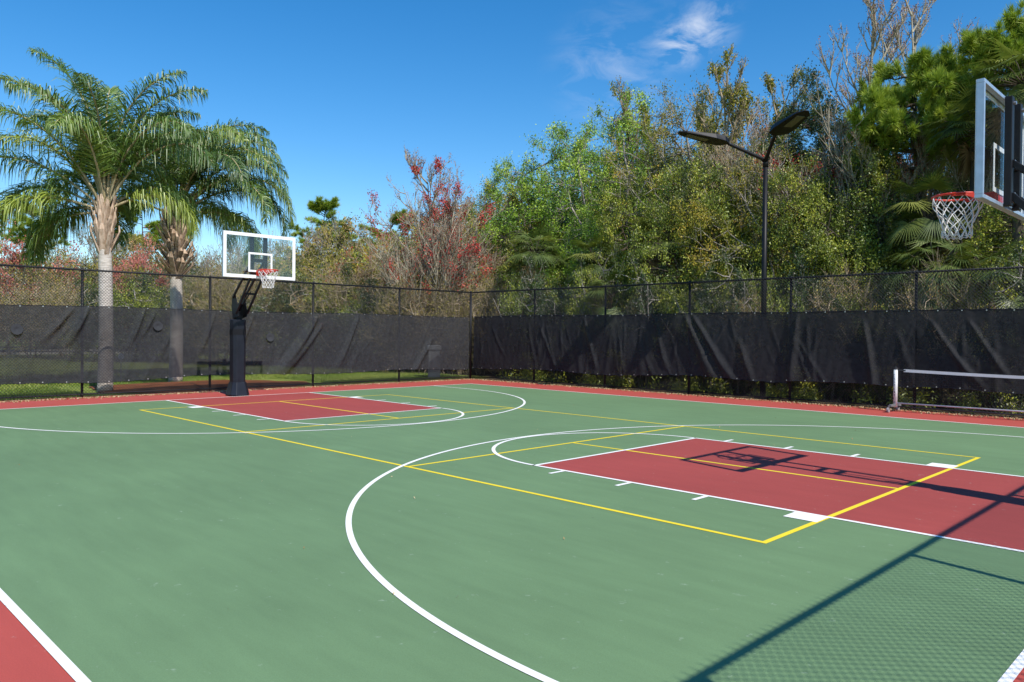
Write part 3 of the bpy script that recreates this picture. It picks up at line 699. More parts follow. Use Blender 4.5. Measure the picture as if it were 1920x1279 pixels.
# ------------------------------------------------------------------ small things outside the fence
def utility_box(x, y, rz):
    root = empty('utility_box', (x, y, 0), rz); tag(root, 'grey utility cabinet with an overhanging lid standing outside the fence corner', 'utility box')
    MB().box(-.2, .2, -.18, .18, .36, .98).build('cabinet', MT['box'], root, bevel=.012)
    MB().box(-.25, .25, -.23, .23, .983, 1.16).build('lid', MT['box'], root, bevel=.03)
    MB().box(-.22, .22, -.2, .2, 0, .355).build('base', MT['grey'], root, bevel=.01)
    m = MB()
    for i in range(6): m.box(-.15+.055*i, -.12+.055*i, -.215, -.2025, .04, .32)
    m.build('vent_grille', MT['tape'], root)
utility_box(-12.0, 8.9, -PI/4+.1+PI/2+PI)
root = empty('marker_post', (*at(206, 27), 0)); tag(root, 'short grey marker post seen through the screen right of the nearer palm', 'post')
MB().box(-.09, .09, -.05, .05, 0, 1.35).build('post_shaft', MT['box'], root, bevel=.01)
MB().box(-.10, .10, -.06, .06, 1.35, 1.42).build('cap', MT['box'], root, bevel=.01)
root = empty('stake_marker', (*at(227, 24), 0)); tag(root, 'small pale round marker on a thin stake seen through the left screen', 'marker')
MB().tube([(0, 0, 0), (0, 0, .7)], .012, 8).build('stake', MT['grey'], root)
MB().disc((0, 0, .78), (.8, -.6, .05), .095, .03, 20).build('marker_disc', MT['tape'], root)

# ------------------------------------------------------------------ vegetation
def clumped_tree(seed, H, R, z0, nclus=150, per=110, leaf=.11, clus_r=.34, trunk_r=.14, nlimb=9, mats=('bk_grey', 'lf_olive'), squash=1.0, top=1.0, twig_out=.5, nsub=5, lean=.0,
                 hollow=.55, aspect=.5, base_spread=0.0, tintv=.22, twr=.008, multi=1, upright=0.0, leafup=.6, second=None, second_frac=0, lump=.28):
    """trunk(s) > limbs > twigs > leaf clumps filling a lumpy crown; returns (wood mesh, leaf mesh)"""
    if leaf < .12 and per > 40: leaf *= .80; per = int(per*1.45)
    r = np.random.default_rng(seed); A = []; B = []; RA = []; RB = []
    def seg(a, b, ra, rb): A.append(a); B.append(b); RA.append(ra); RB.append(rb)
    def path(a, b, ra, rb, n, wob):
        a = np.array(a, float); b = np.array(b, float); L = np.linalg.norm(b-a); pts = [a]
        off = r.normal(size=3)*wob*L
        for i in range(1, n+1):
            t = i/n; p = a+(b-a)*t+off*math.sin(PI*t)+(r.normal(size=3)*wob*.25*L if i < n else 0); pts.append(p)
        for i in range(n): seg(pts[i], pts[i+1], ra+(rb-ra)*i/n, ra+(rb-ra)*(i+1)/n)
        return pts
    cz = (z0+H)/2; hz = (H-z0)/2; lph = r.uniform(0, 6.3, 6)
    def shape(d):
        a = math.atan2(d[1], d[0]); return 1+lump*(.5*math.sin(2*a+lph[0])+.5*math.sin(3*a+lph[1]+2*d[2])+.6*math.sin(4*d[2]+lph[2]+a))
    limbpts = []
    for k in range(multi):
        off = np.array([r.normal()*base_spread, r.normal()*base_spread, 0]) if multi > 1 else np.zeros(3)
        tr = trunk_r*(1 if multi == 1 else r.uniform(.5, 1))
        topz = z0+(H-z0)*r.uniform(.55, .8)
        tp = path(off*.35, off*2.2+np.array([lean*H, 0, topz])+r.normal(size=3)*.12*R, tr, tr*.35, 8, .035)
        limbpts += [(p, tr*.3) for p in tp[3:]]
        for j in range(max(2, nlimb//multi)):
            t = r.uniform(.3, .95); i = int(t*8); s = tp[min(i, 8)]
            d = norm(r.normal(size=3)+np.array([0, 0, .45+upright])); sc = shape(d)*r.uniform(.55, .82)
            e = np.array([lean*H, 0, cz])+d*np.array([R, R, hz])*sc
            if e[2] < s[2]*.7: e[2] = s[2]*.9+.3
            lp = path(s, e, tr*(.62-.25*t), tr*.20, 6, .10); limbpts += [(p, tr*.12) for p in lp[1:]]
    LP = np.array([p for p, _ in limbpts]); C = []; T = []
    while len(C) < nclus:
        d = norm(r.normal(size=3)); rad = (hollow+(1-hollow)*r.random()**.6)*shape(d)
        p = np.array([lean*H, 0, cz])+d*np.array([R, R, hz*(top if d[2] > 0 else 1)])*rad
        if p[2] < .15: continue
        C.append(p)
    C = np.array(C); leafP = []; leafT = []; LD = []
    for c in C:
        i = int(np.argmin(((LP-c)**2).sum(1)+(np.maximum(0, LP[:, 2]-c[2])*1.5)**2)); s = LP[i]
        path(s, c, twr*2.2, twr*1.1, 3, .10)
        out = norm(c-np.array([lean*H, 0, cz*.7])); tt = np.clip(.5+r.normal()*tintv*1.25, 0, 1)
        for q in range(nsub):
            dd = norm(out*.7+r.normal(size=3)*.6+np.array([0, 0, upright*1.2])); ln = twig_out*r.uniform(.5, 1.2)
            m = c+dd*ln*.5+r.normal(size=3)*.04; e = c+dd*ln+r.normal(size=3)*.05
            seg(c, m, twr, twr*.75); seg(m, e, twr*.75, twr*.35)
            if per:
                k = max(1, int(per/nsub)); t = r.random(k)[:, None]
                leafP.append(c+(e-c)*t+r.normal(size=(k, 3))*clus_r*(.26+.30*t)); leafT.append(np.clip(tt+r.normal(size=k)*.13, 0, 1)); LD.append(np.repeat(dd[None], k, 0))
    V, F = segmesh(A, B, RA, RB, 4); wood = npmesh('trunk', V, F, [MT[mats[0]]], smooth=True)
    if not per: return wood, None
    P = np.concatenate(leafP); t = np.concatenate(leafT); ok = P[:, 2] > 0; P = P[ok]; t = t[ok]; LDd = np.concatenate(LD)[ok]
    V, F, tt = leafquads(r, P, leaf*r.uniform(.6, 1.35, len(P)), t, leafup, aspect, LDd if upright > .3 else None)
    mi = None; ms = [MT[mats[1]]]
    if second:
        ms.append(MT[second]); mi = (np.sin(P[:, 0]*1.7+seed)+np.sin(P[:, 2]*1.9+P[:, 1]*1.3) > 2*(1-2*second_frac)).astype(int)
    return wood, npmesh('crown', V, F, ms, tt, mi)
def tree(name, meshes, pos, top, label, cat, group=None, rz=0, sc=1.0, parts=('trunk', 'crown')):
    """stand a tree at pos so that its top reaches picture row top (metres worked out from its distance)"""
    x, y = pos; root = empty(name, (x, y, -.04), rz); hm = max(HT(me) for me in meshes if me)
    root.scale = (sc, sc, max(.2, ztop(top, dep(x, y)))/hm)
    if group: tag(root, label, cat, group)
    else: tag(root, label, cat)
    for me, pn in zip(meshes, parts):
        if me: obj(pn, me, root)
    return root
_ht = {}
def HT(me):
    if me.name not in _ht:
        a = np.zeros(len(me.vertices)*3, np.float32); me.vertices.foreach_get('co', a); _ht[me.name] = float(np.percentile(a[2::3], 99.7))
    return _ht[me.name]

def upright_tree(seed, H, spread, tr=.11, nch=(16, 6, 5), stems=1, mats=('bk_pale', 'lf_purple', 'lf_red'), bud=.07, buds=3, redfrac=.3, start=.18, lenk=.5, twr=.007, ang=(.45, .85)):
    """bare upward-branching tree with buds along the last twigs"""
    r = np.random.default_rng(seed); A = []; B = []; RA = []; RB = []; P = []; K = []
    def rec(p, d, L, rad, lvl, red):
        n = 6 if lvl == 0 else 4; pts = [p]; ds = []
        for i in range(n):
            d = norm(d+np.array([0, 0, .10+.05*lvl])+r.normal(size=3)*(.05+.035*lvl)); q = pts[-1]+d*L/n
            A.append(pts[-1]); B.append(q); RA.append(max(twr*.6, rad*(1-.8*i/n))); RB.append(max(twr*.45, rad*(1-.8*(i+1)/n))); pts.append(q); ds.append(d)
        if lvl >= 2 or lvl == len(nch):
            for i in range(1, n+1):
                for _ in range(buds): P.append(pts[i]+r.normal(size=3)*.045*(1.3 if red else 1)); K.append(red)
                if red:
                    for _ in range(buds*4): P.append(pts[i]+r.normal(size=3)*.09); K.append(True)
        if lvl < len(nch):
            for c in range(nch[lvl]):
                t = start+(1-start)*(c+r.random())/nch[lvl] if lvl == 0 else r.uniform(.2, 1.0)
                i = min(n-1, int(t*n)); b = pts[i]+(pts[i+1]-pts[i])*(t*n-i)
                pr = norm(np.cross(ds[i], r.normal(size=3))); a = r.uniform(*ang); dd = norm(ds[i]*math.cos(a)+pr*math.sin(a))
                Lc = (spread*(1.15-.75*t) if lvl == 0 else L*lenk*(1.1-.5*t))*r.uniform(.75, 1.2)
                rec(b, dd, Lc, rad*(.42 if lvl == 0 else .5), lvl+1, (r.random() < redfrac if lvl == 1 else red))
    for k in range(stems):
        a = r.uniform(0, 6.28); o = np.array([math.cos(a), math.sin(a), 0])
        rec(o*.12*(stems > 1), norm(np.array([0, 0, 1.])+o*(.28*(k > 0))), H*(1 if k == 0 else r.uniform(.6, .8)), tr*(1 if k == 0 else .7), 0, False)
    V, F = segmesh(A, B, RA, RB, 4); wood = npmesh('trunk', V, F, [MT[mats[0]]], smooth=True)
    P = np.array(P); K = np.array(K); V, F, t = leafquads(r, P, bud*r.uniform(.6, 1.4, len(P))*np.where(K, 1.25, .8), np.clip(r.normal(size=len(P))*.22+.5, 0, 1), .4, .6)
    return wood, npmesh('crown', V, F, [MT[mats[1]], MT[mats[2]]], t, K.astype(int))
def pine(seed, H, R, z0, nbr=26, tuft=.33, per=74, mats=('bk_dark', 'lf_pine'), tr=.16):
    r = np.random.default_rng(seed); A = []; B = []; RA = []; RB = []; TP = []; TD = []
    lean = r.normal(size=2)*.03*H
    def tp(z): t = z/H; return np.array([lean[0]*t*t+.12*math.sin(t*4), lean[1]*t*t+.1*math.cos(t*3)-.1, z])
    zs = np.linspace(0, H, 14)
    for a, b in zip(zs[:-1], zs[1:]): A.append(tp(a)); B.append(tp(b)); RA.append(tr*(1-.8*a/H)); RB.append(tr*(1-.8*b/H))
    for i in range(nbr):
        z = z0+(H-z0)*r.random()**.9; s = tp(z); a = r.uniform(0, 2*PI); k = 1-.55*(z-z0)/(H-z0); L = R*k*r.uniform(.6, 1.1)
        d = np.array([math.cos(a), math.sin(a), r.uniform(-.05, .35)]); pts = [s]
        for j in range(1, 6): pts.append(s+d*L*j/5+np.array([0, 0, .10*L*(j/5)**2])+r.normal(size=3)*.07*L*.5)
        for j in range(5): A.append(pts[j]); B.append(pts[j+1]); RA.append(.05*(1-j/6)); RB.append(.05*(1-(j+1)/6))
        for j in range(2, 6):
            for q in range(4 if j < 5 else 6):
                dd = norm(d*.8+r.normal(size=3)*.6+np.array([0, 0, .45])); l = r.uniform(.2, .6)*R*.30; e = pts[j]+dd*l
                A.append(pts[j]); B.append(e); RA.append(.014); RB.append(.008); TP.append(e); TD.append(dd); TP.append(pts[j]+dd*l*.6); TD.append(dd)
    V, F = segmesh(A, B, RA, RB, 5); wood = npmesh('trunk', V, F, [MT[mats[0]]], smooth=True)
    TP = np.array(TP); TD = np.array(TD); n = len(TP); P = np.repeat(TP, per, 0); D = norm(np.repeat(TD, per, 0)*.9+r.normal(size=(n*per, 3))*.65+np.array([0, 0, .30]))
    s = norm(np.cross(D, r.normal(size=D.shape)))*.011*(tuft/.22); L = tuft*r.uniform(.7, 1.25, len(P))[:, None]
    V = np.zeros((len(P), 3, 3)); V[:, 0] = P-s; V[:, 1] = P+s; V[:, 2] = P+D*L
    t = np.repeat(np.clip(r.normal(size=n)*.2+.55, 0, 1), per*3)
    return wood, npmesh('crown', V.reshape(-1, 3), np.arange(len(P)*3).reshape(-1, 3), [MT[mats[1]]], t)

def fan_palm(seed, H, nleaf=26, rad=.85, tr=.17, dead=6, droop=.55):
    """cabbage palm: rough trunk, round head of fan leaves, a skirt of dead ones"""
    r = np.random.default_rng(seed); A = []; B = []; RA = []; RB = []; V = []; T = []; M_ = []
    zs = np.linspace(0, H, 10)
    for a, b in zip(zs[:-1], zs[1:]): A.append((.05*math.sin(a), 0, a)); B.append((.05*math.sin(b), 0, b)); RA.append(tr*(1+.15*math.sin(a*7))); RB.append(tr*(1+.15*math.sin(b*7)))
    for i in range(nleaf+dead):
        isd = i >= nleaf; a = i*2.39996+r.normal()*.2
        el = (r.uniform(-.55, 1.35) if not isd else r.uniform(-1.35, -.9)); d = np.array([math.cos(a)*math.cos(el), math.sin(a)*math.cos(el), math.sin(el)])
        pl = r.uniform(.7, 1.15)*rad*(1 if not isd else .6); base = np.array([.05*math.sin(H), 0, H]); mid = base+d*pl*.6+np.array([0, 0, .03]); end = base+d*pl+np.array([0, 0, -.10*pl])
        A += [base, mid]; B += [mid, end]; RA += [.018, .014]; RB += [.014, .010]
        fd = norm(end-mid+np.array([0, 0, -.12])); sd = norm(np.cross(fd, [0, 0, 1.]) if abs(fd[2]) < .95 else np.array([1., 0, 0])); ud = np.cross(sd, fd)
        tint = np.clip(r.normal()*.2+.45, 0, 1); nb = 34; L0 = rad*r.uniform(.75, 1.05)
        for k in range(nb):
            th = (k/(nb-1)-.5)*2*2.0; dd = fd*math.cos(th)+sd*math.sin(th)+ud*(.10*math.cos(3*th)); dd = norm(dd); L = L0*(1-.22*abs(th)/2.0)*r.uniform(.9, 1.08)
            w = norm(np.cross(dd, ud))*.0155*(rad/.85)
            p1 = end+dd*L*.42; p2 = end+dd*L+np.array([0, 0, -droop*L*.35*r.uniform(.6, 1.4)])
            V += [end, p1-w, p2, p1+w]; T += [tint+r.normal()*.07]*4; M_.append(1 if isd else 0)
    W_, F = segmesh(A, B, RA, RB, 6); wood = npmesh('trunk', W_, F, [MT['bk_dark']], smooth=True)
    V = np.array(V); return wood, npmesh('crown', V, np.arange(len(V)).reshape(-1, 4), [MT['lf_fan'], MT['lf_dead']], np.clip(T, 0, 1), M_)

def queen_palm(seed, Htrunk, tr, nfr, flen, boots, azel=None, dexp=1.9):
    """feather palm: ringed pale trunk, old leaf boots, plumose drooping fronds"""
    r = np.random.default_rng(seed)
    m = MB(); zs = np.linspace(0, Htrunk, 26); pts = []; rr = []
    for z in zs: pts.append((.05*math.sin(z*.7), .04*math.sin(z*.5+1), z)); rr.append(tr*(1.12-.16*z/Htrunk+.05*math.exp(-z*2)+.012*math.sin(z*29)))
    m.tube(pts, rr, 20); top = Vector(pts[-1])
    # boots: flared wedge-shaped leaf bases
    mb = MB(); nb = boots[0]
    for i in range(nb):
        a = i*2.39996; lv = i/nb; z = top.z-boots[1]*.25+lv*boots[1]; r0 = tr*(.75+.15*lv); fl = boots[2]*(1-.45*lv)*r.uniform(.6, 1.25); ln = r.uniform(.28, .5)*boots[3]
        c, s = math.cos(a), math.sin(a); w = r.uniform(.06, .11); b = Vector((top.x+c*r0, top.y+s*r0, z)); e = b+Vector((c*fl, s*fl, ln)); sd = Vector((-s, c, 0)); t = Vector((c, s, 0))*.03
        e2 = e+Vector((c*fl*.3*r.uniform(-.6, 1), s*fl*.3*r.uniform(-.6, 1), ln*.3))
        mb.add([b-sd*w, b+sd*w, b+sd*w*.7+t, b-sd*w*.7+t, e-sd*w*.7, e+sd*w*.7, e+sd*w*.45+t, e-sd*w*.45+t, e2-sd*w*.3, e2+sd*w*.3, e2+sd*w*.2+t*.5, e2-sd*w*.2+t*.5],
               [(0, 1, 5, 4), (1, 2, 6, 5), (2, 3, 7, 6), (3, 0, 4, 7), (4, 5, 9, 8), (5, 6, 10, 9), (6, 7, 11, 10), (7, 4, 8, 11), (8, 9, 10, 11)])
    zc = top.z+boots[1]*.75
    mb.tube([(top.x, top.y, top.z-.05), (top.x, top.y, top.z+boots[1]*.4), (top.x, top.y, zc+.5)], [tr*.95, tr*.8, tr*.35], 12)
    A = []; B = []; RA = []; RB = []; LV = []; LT = []
    if azel is None: azel = [(i*2.39996+r.normal()*.15, 1.38-1.75*(i/nfr)**.85+r.normal()*.08, r.uniform(.85, 1.1), 0) for i in range(nfr)]
    for (a, e0, fl, dr) in azel:
        L = flen*fl; n = 18; p = np.array([top.x+.06*math.cos(a), top.y+.06*math.sin(a), zc+.15*e0]); el = e0; side = np.array([-math.sin(a), math.cos(a), 0]); pts = [p]; dirs = []
        droop = dr if dr else r.uniform(1.55, 2.1)*(.62+.38*math.cos(e0*.9)); sw = r.normal()*.10
        for k in range(n):
            t = (k+.5)/n; el = min(1.52, e0+.06)-droop*t**dexp; aa = a+sw*t
            d = np.array([math.cos(aa)*math.cos(el), math.sin(aa)*math.cos(el), math.sin(el)]); p = p+d*L/n; pts.append(p); dirs.append(d)
        for k in range(n):
            A.append(pts[k]); B.append(pts[k+1]); RA.append(.034*(1-k/n)**.7+.005); RB.append(.034*(1-(k+1)/n)**.7+.005)
        nl = 185; tint = np.clip(.45+r.normal()*.2+(.12 if e0 < .6 else 0), 0, 1)
        for k in range(nl):
            t = .20+.80*(k+.5)/nl; f = t*n; i = min(n-1, int(f)); q = pts[i]+(pts[i+1]-pts[i])*(f-i); d = dirs[i]; upv = np.cross(d, side); upv = upv if upv[2] > 0 else -upv
            prof = (math.sin(PI*min(1, (t-.08)/.92)**.7)**.55)*.80+.14
            for s in (-1, 1):
                ll = prof*r.uniform(.8, 1.1)*(flen/4.2)*1.12
                hg = min(1.0, max(.22, .92-.62*max(0, dirs[i][2])))*r.uniform(.75, 1.1); dd = norm(side*s*r.uniform(.5, 1.0)+d*r.uniform(.35, .7)+upv*r.uniform(-.35, .85))
                w = norm(np.cross(dd, upv)+r.normal(size=3)*.5)*r.uniform(.010, .017)
                g = np.array([0, 0, -1.]); m1 = q+dd*ll*.27+g*ll*.02; m2 = q+dd*ll*(.58-.14*hg)+g*ll*.20*hg; m3 = q+dd*ll*(.84-.34*hg)+g*ll*(.62+.2*r.random())*hg
                tv = tint+r.normal()*.1
                LV.append([q-w*.7, m1-w, m1+w, q+w*.7]); LV.append([m1-w, m2-w*.85, m2+w*.85, m1+w]); LV.append([m2-w*.85, m3-w*.12, m3+w*.12, m2+w*.85]); LT += [tv]*12
    V, F = segmesh(A, B, RA, RB, 6)
    LV = np.array(LV).reshape(-1, 3)
    return m, mb, npmesh('frond_stalks', V, F, [MT['petiole']], smooth=True), npmesh('fronds', LV, np.arange(len(LV)).reshape(-1, 4), [MT['lf_palm']], np.clip(LT, 0, 1))
def place_queen(px_xy, label, seed, *a, rz=0, azel=None, dexp=1.9):
    root = empty('queen_palm', (px_xy[0], px_xy[1], -.04), rz); tag(root, label, 'palm tree', 'feather palms beyond the left fence')
    m, mb, st, fr = queen_palm(seed, *a, azel=azel, dexp=dexp)
    m.build('trunk', MT['bk_palm'], root, smooth=True); mb.build('leaf_boots', MT['bk_boot'], root)
    so = obj('frond_stalks', st, root); obj('frond_leaflets', fr, root)
D_ = math.radians
# frond directions: compass angle, starting elevation, length factor, total bend
AZ1 = [(D_(a), D_(e), l, b+.2) for a, e, l, b in [(220, 84, 1.24, 1.0), (160, 86, 1.15, 1.2), (40, 84, 1.12, 1.3), (230, 74, 1.2, 1.35), (208, 68, 1.12, 1.5), (255, 60, 1.12, 1.5), (222, 54, 1.12, 1.7), (240, 40, 1.1, 1.9), (45, 76, 1.12, 1.35), (75, 78, 1.0, 1.4), (25, 66, 1.0, 1.8),
   (40, 56, .98, 1.9), (60, 66, 1.0, 1.6), (110, 66, 1.05, 1.6), (130, 50, 1.0, 1.8), (170, 58, 1.05, 1.7), (190, 40, 1.0, 1.9), (228, 28, .9, 2.2), (245, 16, .85, 2.1), (205, 10, .8, 1.9), (335, 80, 1.0, 1.5), (290, 76, 1.0, 1.6), (320, 68, .9, 2.0), (150, 22, .8, 1.8), (55, 26, .72, 2.2), (215, -2, .7, 1.5), (100, 38, .8, 2.0)]]
AZ2 = [(D_(a), D_(e), l*1.03, b+.42) for a, e, l, b in [(45, 76, 1.1, 1.75), (65, 68, 1.1, 1.9), (25, 62, 1.12, 1.95), (45, 54, 1.12, 2.0), (10, 58, 1.05, 2.0), (80, 54, 1.0, 2.0), (50, 36, 1.05, 2.0), (28, 42, 1.05, 2.1), (105, 74, 1.05, 1.6), (140, 84, 1.05, 1.4), (190, 80, 1.0, 1.6),
   (215, 70, 1.0, 1.9), (230, 54, .9, 2.2), (200, 46, .9, 2.1), (250, 66, .9, 2.0), (330, 82, 1.0, 1.7), (150, 42, .9, 1.9), (120, 34, .9, 2.0), (85, 22, .85, 2.0), (50, 16, .8, 2.1), (225, 26, .8, 2.3), (15, 74, 1.08, 1.8), (60, 84, 1.1, 1.6), (35, 68, 1.15, 1.9), (55, 46, 1.12, 2.1), (300, 76, .9, 2.0)]]
place_queen((-12.55, -1.95), 'nearer feather palm with a pale ringed trunk, left of the two palms', 41, 3.9, .168, 30, 4.0, (40, 1.15, .20, 1.15), azel=AZ1)
place_queen((-15.5, 1.05), 'farther feather palm with a shaggy bulge of old leaf boots, right of the two palms', 47, 3.75, .185, 27, 4.15, (120, 1.95, .42, 1.2), azel=AZ2, dexp=1.7)

# mesh library
LIB = {}
LIB['light'] = clumped_tree(101, 9.6, 2.6, 1.8, 240, 110, .115, .30, .15, 13, ('bk_grey', 'lf_light'), twig_out=.5, hollow=.45, lump=.36)
LIB['olive'] = clumped_tree(102, 9.8, 2.6, 1.6, 200, 100, .10, .32, .16, 16, ('bk_grey', 'lf_olive'), twig_out=.65, hollow=.45, twr=.012, lump=.36)
LIB['twiggy'] = upright_tree(103, 10.2, 3.6, .12, (22, 8, 7), stems=2, mats=('bk_tan', 'lf_brush', 'lf_olive'), bud=.07, buds=1, redfrac=.25, start=.2, ang=(.35, .7), twr=.0075)
LIB['dense'] = clumped_tree(104, 7.6, 2.6, .3, 300, 130, .095, .30, .12, 12, ('bk_dark', 'lf_dense'), twig_out=.4, hollow=.6)
LIB['dense2'] = clumped_tree(105, 6.4, 2.2, .2, 230, 140, .09, .30, .10, 10, ('bk_dark', 'lf_dense'), twig_out=.4, hollow=.55, second='lf_olive', second_frac=.35)
LIB['dark'] = clumped_tree(106, 11.2, 1.9, 3.5, 260, 130, .11, .26, .15, 9, ('bk_dark', 'lf_dark'), twig_out=.45, hollow=.5)
LIB['oak'] = clumped_tree(107, 10.5, 4.2, 4.2, 200, 120, .11, .36, .28, 13, ('bk_dark', 'lf_olive'), twig_out=.5, hollow=.6)
LIB['shrub'] = clumped_tree(108, 3.4, 1.9, .1, 150, 120, .085, .26, .05, 9, ('bk_grey', 'lf_dense'), twig_out=.35, multi=4, base_spread=.4, hollow=.5, second='lf_dark', second_frac=.5)
LIB['brush'] = clumped_tree(109, 4.2, 1.9, .2, 170, 46, .085, .30, .045, 12, ('bk_tan', 'lf_brush'), twig_out=.8, nsub=8, multi=6, base_spread=.5, upright=.5, hollow=.3, twr=.009)
LIB['maple'] = upright_tree(110, 9.2, 4.6, .12, (24, 7, 6), stems=3, bud=.075, buds=1, redfrac=.11, start=.10, ang=(.55, 1.0))
LIB['maple_tall'] = upright_tree(111, 15.5, 4.6, .12, (22, 8, 6), stems=3, bud=.07, buds=1, redfrac=.02, start=.25, ang=(.35, .7))
LIB['redshrub'] = clumped_tree(112, 6.0, 2.6, .8, 240, 60, .13, .42, .08, 12, ('bk_grey', 'lf_pink'), twig_out=.6, hollow=.35, upright=.4, second='lf_brush', second_frac=.34)
LIB['far_brush'] = clumped_tree(113, 8.0, 4.2, .2, 260, 90, .20, .5, .12, 14, ('bk_tan', 'lf_brush'), twig_out=1.0, nsub=6, hollow=.45, upright=.3, twr=.016)
LIB['far_green'] = clumped_tree(114, 8.5, 4.4, .5, 260, 110, .20, .5, .14, 12, ('bk_grey', 'lf_olive'), twig_out=.7, hollow=.55, second='lf_dense', second_frac=.4)
LIB['far_twig'] = clumped_tree(115, 9.0, 3.4, 1.0, 220, 18, .16, .4, .12, 14, ('bk_grey', 'lf_brush'), twig_out=1.5, nsub=9, hollow=.2, upright=.8, twr=.016)
LIB['pine'] = pine(120, 10.5, 3.1, 7.0, 34)
LIB['pine2'] = pine(121, 12.0, 3.3, 8.2, 34)
LIB['pine_far'] = pine(122, 15.5, 3.4, 10.5, 26, tuft=.42, per=34)
LIB['rust'] = clumped_tree(123, 7.5, 2.5, .6, 200, 50, .09, .30, .08, 12, ('bk_tan', 'lf_rust'), twig_out=.8, nsub=7, hollow=.3, upright=.4, twr=.008, second='lf_red', second_frac=.28)
LIB['fan_a'] = fan_palm(130, 2.6, 26, .9)
LIB['fan_b'] = fan_palm(131, 4.6, 28, .9, dead=9)
LIB['fan_c'] = fan_palm(132, 7.6, 30, 1.0, dead=8)
LIB['fan_low'] = fan_palm(133, .5, 18, .95, dead=0)

WOOD = 'trees of the wood behind the right fence'
# --- feature trees, left to right
tree('red_maple', LIB['redshrub'], at(18, 50), 432, 'bright red flowering maple at the left edge beyond the road', 'tree', sc=1.25, rz=.5)
tree('pine_tree', LIB['pine_far'], at(80, 74), 388, 'distant pine with a round green crown showing behind the nearer palm on its left', 'pine tree', sc=.9, rz=1)
tree('pine_tree', LIB['pine_far'], at(265, 72), 392, 'distant pine whose crown shows between the two feather palms', 'pine tree', sc=.9, rz=2.4)
tree('pine_tree', LIB['pine_far'], at(590, 66), 380, 'distant round topped pine right of the far backboard', 'pine tree', sc=.9, rz=3.3)
tree('pine_tree', LIB['pine_far'], at(715, 62), 398, 'distant pine crown low behind the red budded maple, left side', 'pine tree', sc=.9, rz=4.1)
tree('red_maple', LIB['redshrub'], at(268, 44), 452, 'small red leaved maple standing between the two palm trunks', 'tree', sc=.8, rz=2.5)
tree('red_maple', LIB['maple'], at(800, 31), 285, 'bare pale limbed maple with red buds left of the fence corner', 'tree', sc=.8, rz=.7)
tree('oak_tree', LIB['oak'], at(935, 37), 318, 'dark limbed oak with an open spreading crown behind the fence corner', 'tree', sc=.85, rz=.2)
tree('broadleaf_tree', LIB['light'], wy(1030, 16.5), 250, 'light green leafy tree with a rounded crown, first right of the fence corner', 'tree', WOOD, rz=.3, sc=1.05)
tree('broadleaf_tree', LIB['light'], wy(1160, 15.0), 172, 'light green airy tree with ragged top twigs, second green tree right of the corner', 'tree', WOOD, rz=2.1, sc=.85)
tree('broadleaf_tree', LIB['olive'], wy(1255, 15.0), 168, 'olive tree with a brownish twiggy top left of the lamp heads', 'tree', WOOD, rz=1.1, sc=.8)
tree('bare_tree', LIB['twiggy'], wy(1385, 15.2), 118, 'tall tree with a fine grey leafless top right behind the lamp heads', 'tree', WOOD, rz=.4, sc=.85)
tree('broadleaf_tree', LIB['dark'], wy(1515, 17.0), 138, 'narrow dark green tree rising right of the lamp heads', 'tree', WOOD, rz=.8, sc=.85)
tree('red_maple', LIB['maple_tall'], wy(1600, 14.0), -40, 'tall bare maple with pale trunk and sparse red buds, leaving the top of the picture', 'tree', WOOD, rz=0, sc=.85)
tree('red_maple', LIB['maple_tall'], wy(1745, 16.0), -60, 'second tall bare budding maple, behind the pine right of the first one', 'tree', WOOD, rz=2.2, sc=.8)
tree('pine_tree', LIB['pine'], wy(1722, 14.0), 96, 'bright green long needled pine left of the near backboard', 'pine tree', rz=.6, sc=.66)
tree('pine_tree', LIB['pine2'], wy(1900, 14.5), 40, 'pine reaching the upper right corner above the near backboard', 'pine tree', rz=.2, sc=.62)
FP = 'fan palms in the wood'
tree('cabbage_palm', LIB['fan_c'], wy(1910, 12.2), 62, 'tallest fan palm above the near backboard in the upper right corner', 'palm tree', FP, rz=.4, sc=.92)
tree('cabbage_palm', LIB['fan_c'], wy(1825, 13.0), 165, 'fan palm whose head is half hidden behind the left edge of the near backboard', 'palm tree', FP, rz=1.4, sc=.85)
tree('cabbage_palm', LIB['fan_b'], wy(1735, 12.2), 318, 'dark fan palm below the pine, left of the near rim', 'palm tree', FP, rz=1.9, sc=.85)
tree('cabbage_palm', LIB['fan_a'], wy(1850, 11.4), 440, 'fan palm directly below the near net', 'palm tree', FP, rz=.9, sc=.85)
tree('cabbage_palm', LIB['fan_a'], wy(1755, 11.3), 420, 'low fan palm left of the near net, just above the fence', 'palm tree', FP, rz=2.9, sc=.85)
tree('cabbage_palm', LIB['fan_b'], wy(1240, 12.0), 395, 'fan palm with a bare dark trunk left of the lamp post', 'palm tree', FP, rz=.9, sc=.9)
tree('cabbage_palm', LIB['fan_b'], wy(1005, 12.0), 425, 'fan palm with hanging dead leaves under the first light green tree', 'palm tree', FP, rz=.1, sc=1.0)
tree('cabbage_palm', LIB['fan_b'], wy(1120, 12.0), 440, 'yellowish fan palm under the second light green tree', 'palm tree', FP, rz=2.2, sc=.95)
tree('saw_palmetto', LIB['fan_a'], wy(1150, 11.0), 500, 'low palmetto leaning over the fence left of the two lamp shadows', 'palm', rz=.3, sc=.8)
